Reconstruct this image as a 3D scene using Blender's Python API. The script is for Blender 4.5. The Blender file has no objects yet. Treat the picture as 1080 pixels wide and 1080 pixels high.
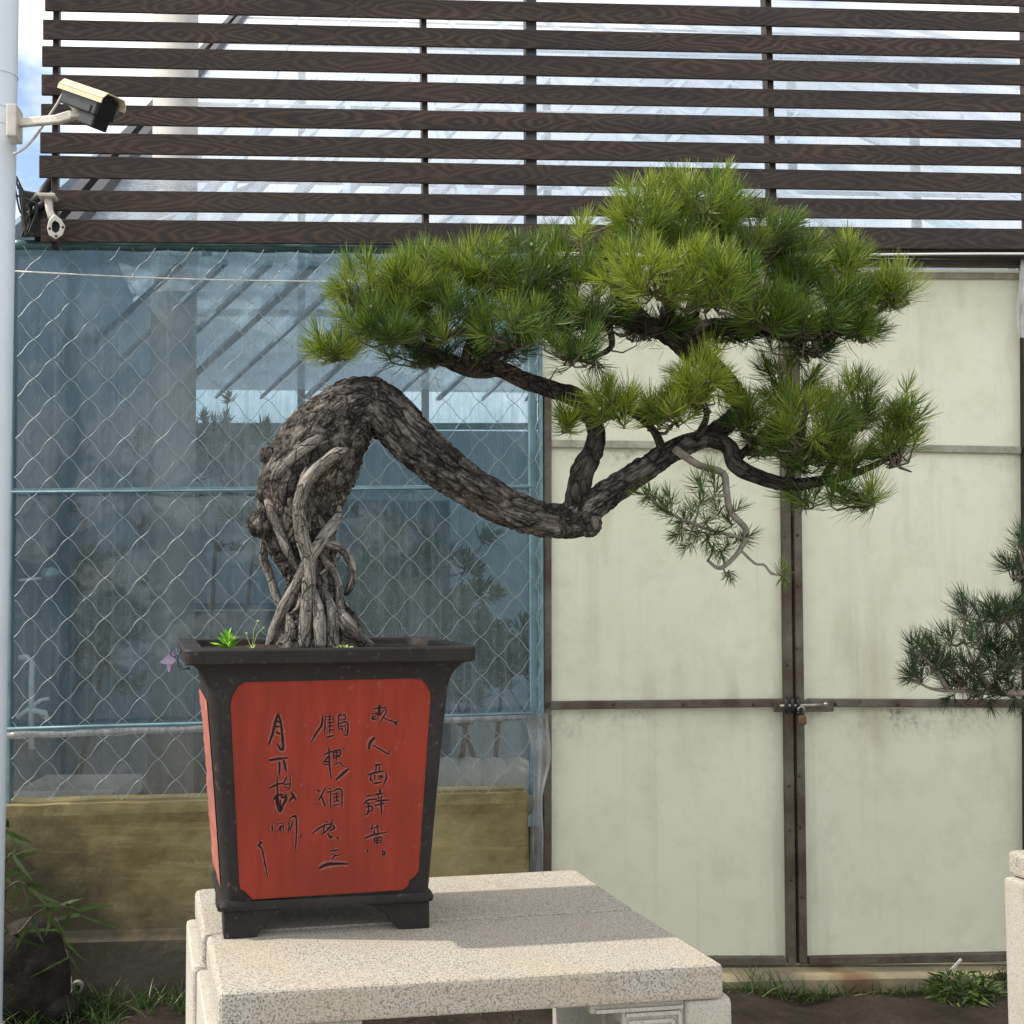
import bpy, bmesh, math, random
import numpy as np
from mathutils import Vector, Matrix, noise

random.seed(7)
rng = np.random.default_rng(11)
SC = bpy.context.scene
COL = SC.collection
R = math.radians

# ------------------------------------------------------------------ camera, world, sun
F, CX, CY, YH, EYE = 1250.0, 370.0, 540.0, 605.0, 1.5      # photo pixels (1080 x 1080), metres
PITCH = math.atan((YH - CY) / F)
cam_d = bpy.data.cameras.new("camera")
cam_d.sensor_width = 36
cam_d.lens = 36 * F / 1080
cam_d.shift_x = (540 - CX) / 1080
cam_d.clip_start = 0.05
cam_d.clip_end = 3000
cam = bpy.data.objects.new("camera", cam_d)
COL.objects.link(cam)
cam.location = (0, 0, EYE)
cam.rotation_euler = (math.pi / 2 + PITCH, 0, 0)
SC.camera = cam

CLX = 2.1                          # drift of the cloud deck
SUN_EL = 46.0
SUN_SIDE = -3.0                   # degrees: sun stands to the left, a little in front of the wall line
sun_dir = Vector((-math.cos(R(SUN_EL)) * math.cos(R(SUN_SIDE)), math.cos(R(SUN_EL)) * math.sin(R(SUN_SIDE)), math.sin(R(SUN_EL))))
world = bpy.data.worlds.new("World")
SC.world = world
world.use_nodes = True
wn, wl = world.node_tree.nodes, world.node_tree.links
wn.clear()
wo = wn.new("ShaderNodeOutputWorld")
bg = wn.new("ShaderNodeBackground")
sky = wn.new("ShaderNodeTexSky")
sky.sky_type = 'NISHITA'
sky.sun_disc = False
sky.sun_elevation = R(SUN_EL)
sky.sun_rotation = math.atan2(sun_dir.x, sun_dir.y)
sky.air_density = 1.0
sky.dust_density = 1.6
sky.ozone_density = 1.0
# broken cloud over the blue: a procedural noise deck mixed into the sky
tc = wn.new("ShaderNodeTexCoord")
mp = wn.new("ShaderNodeMapping"); mp.inputs['Scale'].default_value = (1.6, 1.6, 3.2); mp.inputs['Location'].default_value = (CLX, 0, 0)
nz = wn.new("ShaderNodeTexNoise"); nz.inputs['Scale'].default_value = 1.7; nz.inputs['Detail'].default_value = 6; nz.inputs['Roughness'].default_value = .6
cr = wn.new("ShaderNodeValToRGB")
cr.color_ramp.elements[0].position = .36; cr.color_ramp.elements[0].color = (0, 0, 0, 1)
cr.color_ramp.elements[1].position = .60; cr.color_ramp.elements[1].color = (1, 1, 1, 1)
mx = wn.new("ShaderNodeMix"); mx.data_type = 'RGBA'
mx.inputs['B'].default_value = (9.0, 8.7, 8.1, 1)
wl.new(tc.outputs['Generated'], mp.inputs['Vector']); wl.new(mp.outputs[0], nz.inputs['Vector'])
wl.new(nz.outputs[0], cr.inputs[0]); wl.new(cr.outputs[0], mx.inputs['Factor'])
wl.new(sky.outputs[0], mx.inputs['A']); wl.new(mx.outputs['Result'], bg.inputs['Color'])
bg.inputs['Strength'].default_value = 0.15
wl.new(bg.outputs[0], wo.inputs['Surface'])

sun_d = bpy.data.lights.new("sun", 'SUN')
sun_d.energy = 3.0
sun_d.angle = R(0.8)
sun_d.color = (1.0, .93, .80)
sun = bpy.data.objects.new("sun", sun_d)
COL.objects.link(sun)
sun.rotation_euler = sun_dir.to_track_quat('Z', 'Y').to_euler()
sun.location = (-6, 4, 9)

SC.view_settings.view_transform = 'Standard'
SC.view_settings.look = 'None'
SC.view_settings.gamma = 1.0
SC.view_settings.exposure = 0.65
SC.render.engine = 'CYCLES'
SC.cycles.max_bounces = 8
SC.cycles.transparent_max_bounces = 16
SC.cycles.use_denoising = True

# ------------------------------------------------------------------ pixel -> world helpers
FWD = Vector((0, math.cos(PITCH), math.sin(PITCH)))
UPV = Vector((0, -math.sin(PITCH), math.cos(PITCH)))
EYEP = Vector((0, 0, EYE))
def ray(px, py):
    return Vector(((px - CX) / F, 0, 0)) + UPV * (-(py - CY) / F) + FWD
def atY(px, py, Y):                       # point seen at a pixel, at depth Y
    d = ray(px, py); return EYEP + d * (Y / d.y)
def atZ(px, py, Z):                       # point seen at a pixel, at height Z
    d = ray(px, py); return EYEP + d * ((Z - EYE) / d.z)
WA, WB = 4.449, 0.0625                    # the greenhouse front: Y = WA + WB X
def atW(px, py, off=0.0):
    d = ray(px, py); t = (WA + off) / (d.y - WB * d.x); return EYEP + d * t
WX = Vector((1, WB, 0)).normalized()      # along the wall
WN = Vector((WB, -1, 0)).normalized()     # out of the wall, to the viewer
ZV = Vector((0, 0, 1))

# ------------------------------------------------------------------ mesh helpers
class MB:
    def __init__(s): s.v = []; s.f = []; s.bk = []
    def add(s, vs, fs):
        b = len(s.v); s.v += [tuple(v) for v in vs]; s.f += [tuple(i + b for i in f) for f in fs]
    def hexa(s, a, b):                     # two quads of corners, same order
        s.add(list(a) + list(b), [(3, 2, 1, 0), (4, 5, 6, 7), (0, 1, 5, 4), (1, 2, 6, 5), (2, 3, 7, 6), (3, 0, 4, 7)])
    def box(s, c, ax, ay, az):             # centre and half-axes
        c = Vector(c)
        q = lambda k: [c - ax - ay + az * k, c + ax - ay + az * k, c + ax + ay + az * k, c - ax + ay + az * k]
        s.hexa(q(-1), q(1))
    def bar(s, a, b, w, d, side=None):     # rectangular bar between two points
        a, b = Vector(a), Vector(b); t = (b - a).normalized()
        n = WN if side is None else Vector(side)
        u = t.cross(n).normalized(); n = u.cross(t).normalized()
        s.box((a + b) / 2, (b - a) / 2, u * (w / 2), n * (d / 2))
    def tube(s, pts, rad, seg=8, cap=True):
        pts = [Vector(p) for p in pts]; n = len(pts)
        if not hasattr(rad, '__len__'): rad = [rad] * n
        t0 = (pts[1] - pts[0]).normalized()
        u = t0.orthogonal().normalized(); vs = []; fs = []
        for i, p in enumerate(pts):
            t = (pts[min(i + 1, n - 1)] - pts[max(i - 1, 0)]).normalized()
            u = (u - t * u.dot(t)).normalized(); w = t.cross(u)
            for k in range(seg):
                a = 2 * math.pi * k / seg
                vs.append(p + (u * math.cos(a) + w * math.sin(a)) * rad[i])
        for i in range(n - 1):
            for k in range(seg):
                k2 = (k + 1) % seg
                fs.append((i * seg + k, i * seg + k2, (i + 1) * seg + k2, (i + 1) * seg + k))
        if cap:
            fs.append(tuple(range(seg - 1, -1, -1))); fs.append(tuple((n - 1) * seg + k for k in range(seg)))
        s.add(vs, fs)
    def ball(s, c, r, nu=10, nv=6, M=None):
        c = Vector(c); vs = []; fs = []
        for j in range(nv + 1):
            th = math.pi * j / nv
            for i in range(nu):
                ph = 2 * math.pi * i / nu
                p = Vector((math.sin(th) * math.cos(ph) * r[0], math.sin(th) * math.sin(ph) * r[1], math.cos(th) * r[2]))
                vs.append(c + (M @ p if M else p))
        for j in range(nv):
            for i in range(nu):
                i2 = (i + 1) % nu
                fs.append((j * nu + i, (j + 1) * nu + i, (j + 1) * nu + i2, j * nu + i2))
        s.add(vs, fs)
    def build(s, name, mat, parent=None, smooth=False, bevel=0, seg=2, weld=False):
        me = bpy.data.meshes.new(name)
        me.from_pydata(s.v, [], s.f)
        if bevel or weld:
            bm = bmesh.new(); bm.from_mesh(me)
            if weld: bmesh.ops.remove_doubles(bm, verts=bm.verts, dist=1e-5)
            if bevel: bmesh.ops.bevel(bm, geom=bm.edges[:], offset=bevel, segments=seg, affect='EDGES', profile=.5)
            bmesh.ops.recalc_face_normals(bm, faces=bm.faces)
            bm.to_mesh(me); bm.free()
        if s.bk and len(s.bk) == len(s.v):
            me.attributes.new('bk', 'FLOAT_VECTOR', 'POINT').data.foreach_set('vector', np.array(s.bk, np.float32).ravel())
        me.materials.append(mat)
        if smooth: me.shade_smooth()
        o = bpy.data.objects.new(name, me); COL.objects.link(o)
        if parent: o.parent = parent; o.matrix_parent_inverse = parent_inv(parent)
        return o
def parent_inv(p):
    m = Matrix.Translation(p.location)
    q = p
    while q.parent: q = q.parent; 
    return world_of(p).inverted()
def world_of(o):
    m = Matrix.LocRotScale(o.location, o.rotation_euler, o.scale)
    if o.parent: m = world_of(o.parent) @ o.matrix_parent_inverse @ m
    return m
def tag(o, label=None, cat=None, group=None, kind=None):
    if label: o['label'] = label
    if cat: o['category'] = cat
    if group: o['group'] = group
    if kind: o['kind'] = kind
    return o
def thing(name, label, cat, loc=(0, 0, 0), group=None):
    o = bpy.data.objects.new(name, None); COL.objects.link(o); o.location = loc
    o.empty_display_size = .05
    return tag(o, label, cat, group)
def catmull(pts, n):
    """smooth resample; pts are tuples of any length"""
    P = np.array(pts, float); out = []
    P = np.vstack([2 * P[0] - P[1], P, 2 * P[-1] - P[-2]])
    m = len(P) - 3
    for i in range(m):
        k = n if i < m - 1 else n + 1
        for j in range(k):
            t = j / n; a, b, c, d = P[i:i + 4]
            out.append(.5 * (2 * b + (c - a) * t + (2 * a - 5 * b + 4 * c - d) * t * t + (3 * b - a - 3 * c + d) * t ** 3))
    return np.array(out)

# ------------------------------------------------------------------ materials
class N:
    """small node-tree writer"""
    def __init__(s, name):
        s.m = bpy.data.materials.new(name); s.m.use_nodes = True
        s.t = s.m.node_tree; s.n = s.t.nodes; s.l = s.t.links
        s.n.clear(); s.out = s.n.new("ShaderNodeOutputMaterial")
        s.tc = s.n.new("ShaderNodeTexCoord")
    def __call__(s, typ, **kw):
        nd = s.n.new("ShaderNode" + typ)
        for k, v in kw.items():
            if k.startswith('i_'):
                k = k[2:]; k = int(k) if k.isdigit() else k.replace('_', ' ')
                if isinstance(v, (bpy.types.NodeSocket,)): s.l.new(v, nd.inputs[k])
                else: nd.inputs[k].default_value = v
            else: setattr(nd, k, v)
        return nd
    def co(s, scale=(1, 1, 1), rot=(0, 0, 0)):
        return s('Mapping', i_Vector=s.tc.outputs['Object'], i_Scale=scale, i_Rotation=rot).outputs[0]
    def noise(s, scale, detail=4, rough=.55, vec=None, dist=0):
        return s('TexNoise', i_Vector=vec or s.tc.outputs['Object'], i_Scale=scale, i_Detail=detail, i_Roughness=rough, i_Distortion=dist).outputs[0]
    def ramp(s, fac, stops):
        r = s('ValToRGB', i_0=fac); e = r.color_ramp.elements
        while len(e) < len(stops): e.new(.5)
        for el, (p, c) in zip(e, stops):
            el.position = p; el.color = (c, c, c, 1) if not hasattr(c, '__len__') else (*c, 1)
        return r.outputs[0]
    def mix(s, fac, a, b, mode='MIX'):
        m = s('Mix', data_type='RGBA', blend_type=mode)
        for k, v in (('Factor', fac), ('A', a), ('B', b)):
            if isinstance(v, bpy.types.NodeSocket): s.l.new(v, m.inputs[k])
            else: m.inputs[k].default_value = (*v, 1) if hasattr(v, '__len__') and len(v) == 3 else v
        return m.outputs['Result']
    def math(s, op, a, b=0.0):
        return s('Math', operation=op, i_0=a, i_1=b).outputs[0]
    def bump(s, h, strength=.4, dist=.01):
        return s('Bump', i_Height=h, i_Strength=strength, i_Distance=dist).outputs[0]
    def bsdf(s, col, rough=.7, metal=0, normal=None, spec=.4, **kw):
        p = s('BsdfPrincipled', i_Roughness=rough, i_Metallic=metal, **kw)
        if isinstance(col, bpy.types.NodeSocket): s.l.new(col, p.inputs['Base Color'])
        else: p.inputs['Base Color'].default_value = (*col, 1)
        p.inputs['Specular IOR Level'].default_value = spec
        if normal: s.l.new(normal, p.inputs['Normal'])
        return p.outputs[0]
    def end(s, sh):
        s.l.new(sh, s.out.inputs['Surface']); return s.m
M = {}
def simple(name, col, rough=.6, metal=0, var=.25, scale=30, bump=.15, spec=.4):
    m = N(name); n1 = m.noise(scale, 5)
    c = m.mix(m.ramp(n1, [(.3, 0.), (.7, 1.)]), tuple(x * (1 - var) for x in col), tuple(min(1, x * (1 + var)) for x in col))
    M[name] = m.end(m.bsdf(c, rough, metal, m.bump(m.noise(scale * 4, 3), bump, .004), spec))
    return M[name]

simple('painted pole', (.60, .66, .72), .38, 0, .05, 6, .05)
simple('cream plastic', (.56, .50, .34), .4, 0, .08, 20, .05)
simple('black plastic', (.018, .02, .024), .38, 0, .3, 20, .1)
simple('lens glass', (.012, .014, .018), .12, 0, .1, 10, 0, .6)
simple('white metal', (.56, .53, .48), .45, .0, .15, 30, .1)
simple('cable grey', (.45, .43, .40), .5)
simple('cord pale', (.62, .60, .55), .6)
simple('dark steel', (.022, .022, .024), .5, .1, .3, 20)
simple('post brown', (.035, .026, .022), .55, .1, .4, 15)
simple('post grey', (.075, .085, .088), .5, .1, .3, 12)
simple('teal steel', (.14, .24, .27), .45, .1, .25, 12)
simple('teal film roll', (.05, .11, .12), .35, 0, .4, 14, .5)
simple('galvanised wire', (.29, .335, .345), .4, .5, .15, 60)
simple('concrete column', (.42, .40, .38), .8, 0, .15, 10)
simple('bolt metal', (.42, .38, .32), .35, .7, .35, 60)
simple('rust', (.07, .038, .026), .75, .1, .5, 40, .5)
simple('brass', (.14, .085, .05), .5, .4, .3, 50)
simple('leaf weed', (.18, .40, .03), .5, 0, .3, 40)
simple('leaf pale', (.45, .55, .18), .55, 0, .2, 40)
simple('purple ribbon', (.30, .24, .36), .7, 0, .2, 40)
simple('blue wire', (.012, .03, .06), .4, 0, .2, 40)
simple('white pipe', (.70, .70, .68), .4, 0, .08, 20)
simple('blue panel', (.44, .53, .59), .6, 0, .1, 2, 0)
simple('blue panel dark', (.10, .145, .18), .6, 0, .2, 2, 0)
simple('tray grey', (.50, .48, .45), .6, 0, .15, 10)
simple('white bud', (.50, .47, .36), .6, 0, .1, 40, 0)
simple('twig bark', (.105, .080, .066), .85, 0, .45, 60, .4)
simple('twig grey', (.19, .165, .14), .85, 0, .35, 60, .4)
simple('bounce_paving', (.30, .285, .255), .85, 0, .12, 3, .2)
simple('blue bar', (.52, .60, .68), .6, 0, .15, 10)
simple('gable board', (.17, .24, .30), .6, 0, .25, 3)
simple('pvc pipe', (.27, .26, .235), .5, 0, .1, 30)

def m_granite(name, base, speck, warm, stain=.25):
    m = N(name)
    n1 = m.noise(245, 2, .55); n2 = m.noise(380, 2, .6); n3 = m.noise(4, 5, .65); n4 = m.noise(17, 5, .7)
    c = m.mix(m.ramp(n1, [(.37, 0.), (.53, 1.)]), speck, base)
    c = m.mix(m.ramp(n2, [(.54, 0.), (.64, .75)]), c, tuple(min(1, x * 1.35) for x in base))
    c = m.mix(m.math('MULTIPLY', m.ramp(n3, [(.38, 0.), (.68, 1.)]), stain), c, warm)
    c = m.mix(m.ramp(n4, [(.58, 0.), (.76, .5)]), c, (.17, .15, .12))
    M[name] = m.end(m.bsdf(c, .8, 0, m.bump(m.noise(260, 3), .35, .003), .3))
m_granite('granite', (.40, .375, .325), (.125, .12, .11), (.40, .325, .225), .42)
m_granite('granite worn', (.43, .41, .36), (.28, .265, .235), (.37, .345, .28), .5)

def m_pot():
    m = N('dark stoneware'); n1 = m.noise(7, 6, .65); n2 = m.noise(60, 5)
    c = m.mix(m.ramp(n1, [(.35, 0.), (.7, 1.)]), (.015, .0125, .0125), (.027, .023, .023))
    c = m.mix(m.ramp(n2, [(.60, 0.), (.78, .4)]), c, (.17, .15, .14))
    M['pot'] = m.end(m.bsdf(c, .66, 0, m.bump(n2, .2, .004), .22))
m_pot()
def m_red(name, base):
    m = N(name); st = m.noise(6, 5, .6, m.co((7, 7, .7))); n2 = m.noise(40, 5); n3 = m.noise(3, 3)
    c = m.mix(m.ramp(st, [(.35, 0.), (.7, 1.)]), tuple(x * .86 for x in base), tuple(x * 1.12 for x in base))
    c = m.mix(m.ramp(n3, [(.38, 0.), (.72, .6)]), c, (base[0] * .58, base[1] * .85, base[2] * 1.0))
    c = m.mix(m.ramp(n2, [(.66, 0.), (.80, .25)]), c, (.45, .26, .22))
    M[name] = m.end(m.bsdf(c, .7, 0, m.bump(n2, .12, .003), .18))
m_red('red glaze', (.245, .032, .018))
m_red('red glaze sunlit', (.34, .12, .092))  # paler copy of the red for the side panels, sunlight put into the colour
simple('ink', (.013, .011, .011), .8, 0, .4, 120, .1, .12)
simple('chalk worn red', (.245, .058, .045), .7, 0, .3, 150, .1)

def m_wood():
    m = N('slat woodgrain')
    gu = m('Attribute', attribute_name='gu').outputs['Fac']; gv = m('Attribute', attribute_name='gv').outputs['Fac']
    P = m('CombineXYZ', i_0=gu, i_1=gv, i_2=m('Attribute', attribute_name='gs').outputs['Fac']).outputs[0]
    def nz(sx, sy, d=3): return m.noise(1.0, d, .55, m('Mapping', i_Vector=P, i_Scale=(sx, sy, 7.3)).outputs[0])
    u2 = m.math('ADD', m.math('MULTIPLY', gu, 2.35), m.math('MULTIPLY', nz(1.3, .2), 1.6))
    cell = m.math('FLOOR', u2); a = m.math('SUBTRACT', m.math('SUBTRACT', u2, cell), .5)
    wn_ = m('TexWhiteNoise', noise_dimensions='2D', i_Vector=m('CombineXYZ', i_0=cell, i_1=m('Attribute', attribute_name='gs').outputs['Fac']).outputs[0]).outputs[0]
    v = m.math('SUBTRACT', m.math('ADD', gv, m.math('MULTIPLY', m.math('SUBTRACT', nz(5, 1.0), .5), .9)), m.math('MULTIPLY', m.math('SUBTRACT', wn_, .5), .9))
    h = m.math('ADD', m.math('MULTIPLY', m.math('ABSOLUTE', a), 3.1), m.math('MULTIPLY', m.math('POWER', m.math('ABSOLUTE', v), 1.35), .95))
    ring = m.math('SINE', m.math('ADD', m.math('MULTIPLY', h, 12.5), m.math('MULTIPLY', nz(3, 2.0), 3.0)))
    big = nz(2.2, .6); fine = nz(9, 14, 4)
    f = m.math('ADD', m.math('MULTIPLY', ring, .15), m.math('ADD', m.math('MULTIPLY', big, .55), m.math('MULTIPLY', fine, .30)))
    c = m.ramp(f, [(.22, (.010, .007, .006)), (.44, (.030, .018, .013)), (.72, (.085, .050, .032))])
    c = m.mix(m.ramp(nz(.8, .3), [(.55, 0.), (.75, .45)]), c, (.060, .050, .045))
    sv = m('TexWhiteNoise', noise_dimensions='1D', i_W=m('Attribute', attribute_name='gs').outputs['Fac']).outputs[0]
    c = m.mix(m.math('MULTIPLY', sv, .6), c, m.mix(.5, c, (.030, .019, .014)))
    M['slat'] = m.end(m.bsdf(c, .5, 0, m.bump(f, .12, .002), .35))
m_wood()

def m_gate():
    m = N('fibreglass sheet')
    P = m.tc.outputs['Object']
    big = m.noise(1.4, 5, .6); streak = m.noise(1.0, 4, .6, m.co((14, 14, .5))); fine = m.noise(35, 4)
    c = m.mix(m.ramp(big, [(.30, 0.), (.72, 1.)]), (.80, .81, .61), (.88, .87, .70))
    c = m.mix(m.math('MULTIPLY', m.ramp(streak, [(.55, 0.), (.78, 1.)]), .28), c, (.40, .39, .27))
    c = m.mix(m.ramp(fine, [(.66, 0.), (.8, .22)]), c, (.46, .46, .36))
    # grime that has run down below each rail (rails at object z = RAILS)
    z = m('SeparateXYZ', i_0=P).outputs[2]
    g = None
    for zr, ln in GRIME:
        d = m.math('SUBTRACT', zr, z)
        a = m.ramp(d, [(0.0, 0.), (0.004, 1.), (ln, 0.)])
        g = a if g is None else m.math('MAXIMUM', g, a)
    patch = m.math('MULTIPLY', m.ramp(m.noise(7, 5, .7, m.co((1.4, 1.4, 1.0))), [(.40, 0.), (.64, 1.)]), m.ramp(m.noise(1.1, 2), [(.42, .15), (.60, 1.)]))
    spots = m.ramp(m.noise(50, 4, .7), [(.40, .25), (.60, 1.)])
    gg = m.math('MULTIPLY', m.math('MULTIPLY', g, patch), spots)
    c = m.mix(m.math('MULTIPLY', gg, .95), c, (.10, .09, .065))
    c = m.mix(m.ramp(m.noise(9, 5, .7), [(.48, 0.), (.70, .30)]), c, (.58, .56, .40))
    tan = m.ramp(m.noise(2.3, 3, .5, m.co((2.2, 2.2, .6))), [(.60, 0.), (.78, .5)])
    c = m.mix(tan, c, (.47, .38, .25))
    bs = m.bsdf(c, .55, 0, m.bump(m.noise(5, 2), .25, .02), .3)
    tr = m('BsdfTranslucent', i_Color=c).outputs[0]
    M['gate sheet'] = m.end(m('MixShader', i_0=.22, i_1=bs, i_2=tr).outputs[0])
GRIME = [(atW(700, 474).z, .09), (atW(700, 748).z, .15), (atW(700, 288).z, .05)]
m_gate()

def m_frame():
    m = N('weathered steel frame'); n1 = m.noise(6, 5, .65); n2 = m.noise(45, 4)
    c = m.mix(m.ramp(n1, [(.36, 0.), (.64, 1.)]), (.078, .055, .042), (.15, .138, .112))
    c = m.mix(m.ramp(n2, [(.58, 0.), (.74, .6)]), c, (.05, .032, .026))
    M['gate frame'] = m.end(m.bsdf(c, .75, .1, m.bump(n2, .3, .003), .3))
    m = N('rail painted over'); n1 = m.noise(9, 5, .65); n2 = m.noise(60, 4)
    c = m.mix(m.ramp(n1, [(.40, 0.), (.66, 1.)]), (.27, .26, .20), (.44, .43, .34))
    c = m.mix(m.ramp(n2, [(.60, 0.), (.74, .6)]), c, (.13, .10, .08))
    M['gate rail pale'] = m.end(m.bsdf(c, .75, 0, m.bump(n2, .3, .003), .3))
m_frame()

def m_oldwall():
    m = N('mossy concrete'); n1 = m.noise(3, 6, .65); n2 = m.noise(38, 5); st = m.noise(4, 4, .6, m.co((1, 1, 9)))
    c = m.mix(m.ramp(n1, [(.32, 0.), (.70, 1.)]), (.13, .108, .048), (.33, .275, .135))
    c = m.mix(m.ramp(st, [(.50, 0.), (.72, .5)]), c, (.34, .29, .15))
    c = m.mix(m.ramp(n2, [(.62, 0.), (.78, .5)]), c, (.055, .050, .03))
    z = m('SeparateXYZ', i_0=m.tc.outputs['Object']).outputs[2]
    px_ = m('SeparateXYZ', i_0=m.tc.outputs['Object'])
    dm = m.ramp(m.math('ADD', m.math('MULTIPLY', px_.outputs[0], .55), m.math('ADD', m.math('MULTIPLY', z, .9), m.math('MULTIPLY', m.noise(4, 6, .7), .8))), [(.12, 1.), (.42, 0.)])
    c = m.mix(m.math('MULTIPLY', dm, .85), c, (.035, .031, .022))
    low = m.ramp(m.math('ADD', z, m.math('MULTIPLY', m.noise(2.6, 6, .7), .55)), [(.40, 1.), (.58, 0.)])
    c = m.mix(low, c, m.mix(n2, (.05, .045, .036), (.115, .10, .078)))
    M['old wall'] = m.end(m.bsdf(c, .9, 0, m.bump(m.noise(60, 5), .5, .006), .2))
    m = N('sill concrete'); n1 = m.noise(5, 5, .65); n2 = m.noise(60, 4)
    c = m.mix(m.ramp(n1, [(.40, 0.), (.64, 1.)]), (.22, .19, .13), (.33, .28, .17))
    c = m.mix(m.ramp(m.noise(3.1, 3), [(.57, 0.), (.66, .8)]), c, (.15, .075, .04))
    M['sill'] = m.end(m.bsdf(c, .9, 0, m.bump(n2, .4, .005), .2))
    m = N('damp soil'); n1 = m.noise(4, 6, .7); n2 = m.noise(50, 6, .7)
    c = m.mix(m.ramp(n1, [(.35, 0.), (.68, 1.)]), (.018, .014, .011), (.048, .037, .029))
    c = m.mix(m.ramp(n2, [(.56, 0.), (.72, .6)]), c, (.085, .07, .055))
    M['soil'] = m.end(m.bsdf(c, .95, 0, m.bump(n2, .8, .02), .15))
    m = N('dark rock'); n2 = m.noise(14, 6, .7)
    c = m.mix(m.ramp(n2, [(.35, 0.), (.7, 1.)]), (.009, .008, .007), (.036, .031, .025))
    M['rock'] = m.end(m.bsdf(c, .9, 0, m.bump(n2, .7, .02), .2))
m_oldwall()

def m_film(name, tint, milky, mfac, gl=.10, grough=.12):
    m = N(name)
    dirt = m.math('ADD', m.math('MULTIPLY', m.ramp(m.noise(1.0, 5, .65, m.co((2.2, 2.2, 1.6))), [(.32, .25), (.70, 1.2)]), .7), m.math('MULTIPLY', m.ramp(m.noise(1.0, 4, .7, m.co((42, 42, 1.6))), [(.42, 0.), (.66, 1.)]), .5))
    drop = m.ramp(m.noise(60, 3, .6, m.co((1, 1, .55))), [(.56, 0.), (.72, .12)])
    tr = m('BsdfTransparent', i_Color=(*tint, 1)).outputs[0]
    df = m('BsdfDiffuse', i_Color=(*milky, 1)).outputs[0]
    tl = m('BsdfTranslucent', i_Color=(*milky, 1)).outputs[0]
    sc = m('MixShader', i_0=.6, i_1=df, i_2=tl).outputs[0]
    fac = m.math('ADD', m.math('MULTIPLY', dirt, mfac), drop)
    a = m('MixShader', i_0=fac, i_1=tr, i_2=sc).outputs[0]
    gl_ = m('BsdfGlossy', i_Color=(1, 1, 1, 1), i_Roughness=grough)
    m.l.new(m.bump(m.noise(3.2, 3, .6), .25, .03), gl_.inputs['Normal'])
    lw = m('LayerWeight', i_Blend=.12).outputs['Fresnel']
    M[name] = m.end(m('MixShader', i_0=m.math('ADD', m.math('MULTIPLY', lw, .5), gl), i_1=a, i_2=gl_.outputs[0]).outputs[0])
m_film('window film', (.52, .68, .75), (.33, .46, .52), .41, .04)
m_film('lower film', (.72, .76, .76), (.52, .54, .52), .26, .05)
m_film('roof film', (.78, .83, .88), (.64, .70, .78), .52, .05, .3)
m_film('streak film', (.75, .8, .85), (.86, .90, .93), .85, .03, .3)
m_film('loose film', (.60, .62, .64), (.62, .63, .64), .70, .08, .25)
m_film('white film', (.7, .7, .72), (.86, .86, .88), .85, .08, .25)

def m_bark():
    def one(name, crack, mid, plate, sc, warm, crack_w, streak):
        m = N(name)
        B = m('Attribute', attribute_name='bk').outputs['Vector']
        wv = m('TexNoise', i_Vector=B, i_Scale=26.0, i_Detail=3.0).outputs[1]
        vec = m('VectorMath', operation='ADD', i_0=B, i_1=m('VectorMath', operation='SCALE', i_0=wv, i_Scale=.022).outputs[0]).outputs[0]
        ed = m('TexVoronoi', feature='DISTANCE_TO_EDGE', i_Vector=vec, i_Scale=sc).outputs[0]
        cv = m('SeparateColor', i_0=m('TexVoronoi', feature='F1', i_Vector=vec, i_Scale=sc).outputs[1]).outputs[0]
        ed2 = m('TexVoronoi', feature='DISTANCE_TO_EDGE', i_Vector=vec, i_Scale=sc * 2.7).outputs[0]
        st = m.noise(1.0, 5, .65, m('Mapping', i_Vector=B, i_Scale=(70, 230, 230)).outputs[0])
        n2 = m.noise(170, 5, .7); n1 = m.noise(11, 4); n3 = m.noise(28, 4)
        pl = m.mix(cv, mid, plate)
        pl = m.mix(m.math('MULTIPLY', m.ramp(st, [(.36, 1.), (.60, 0.)]), streak), pl, tuple(x * .38 for x in mid))
        pl = m.mix(m.ramp(n2, [(.50, 0.), (.72, .5)]), pl, tuple(min(1, x * 1.35) for x in plate))
        pl = m.mix(m.ramp(n1, [(.50, 0.), (.72, warm)]), pl, (plate[0] * .95, plate[1] * .74, plate[2] * .58))
        k1 = m.ramp(ed, [(.0, 1.), (crack_w, 0.)])
        k2 = m.math('MULTIPLY', m.ramp(ed2, [(.0, .8), (crack_w * 1.2, 0.)]), m.ramp(n3, [(.42, 0.), (.60, 1.)]))
        k = m.math('MAXIMUM', m.math('MULTIPLY', k1, m.ramp(n3, [(.34, .15), (.52, 1.)])), k2)
        c = m.mix(k, pl, crack)
        h = m.math('ADD', m.math('SUBTRACT', 1.0, k), m.math('ADD', m.math('MULTIPLY', st, .55), m.math('MULTIPLY', n2, .4)))
        M[name] = m.end(m.bsdf(c, .88, 0, m.bump(h, .9, .006), .25))
    one('pine bark', (.0045, .0038, .0034), (.028, .0235, .0205), (.235, .212, .19), 54, .25, .19, .9)
    one('branch bark', (.005, .0042, .0038), (.028, .0225, .020), (.105, .09, .08), 64, .2, .14, .9)
    one('root bark', (.024, .020, .018), (.120, .106, .094), (.36, .335, .305), 40, .25, .04, .9)
m_bark()

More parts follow.
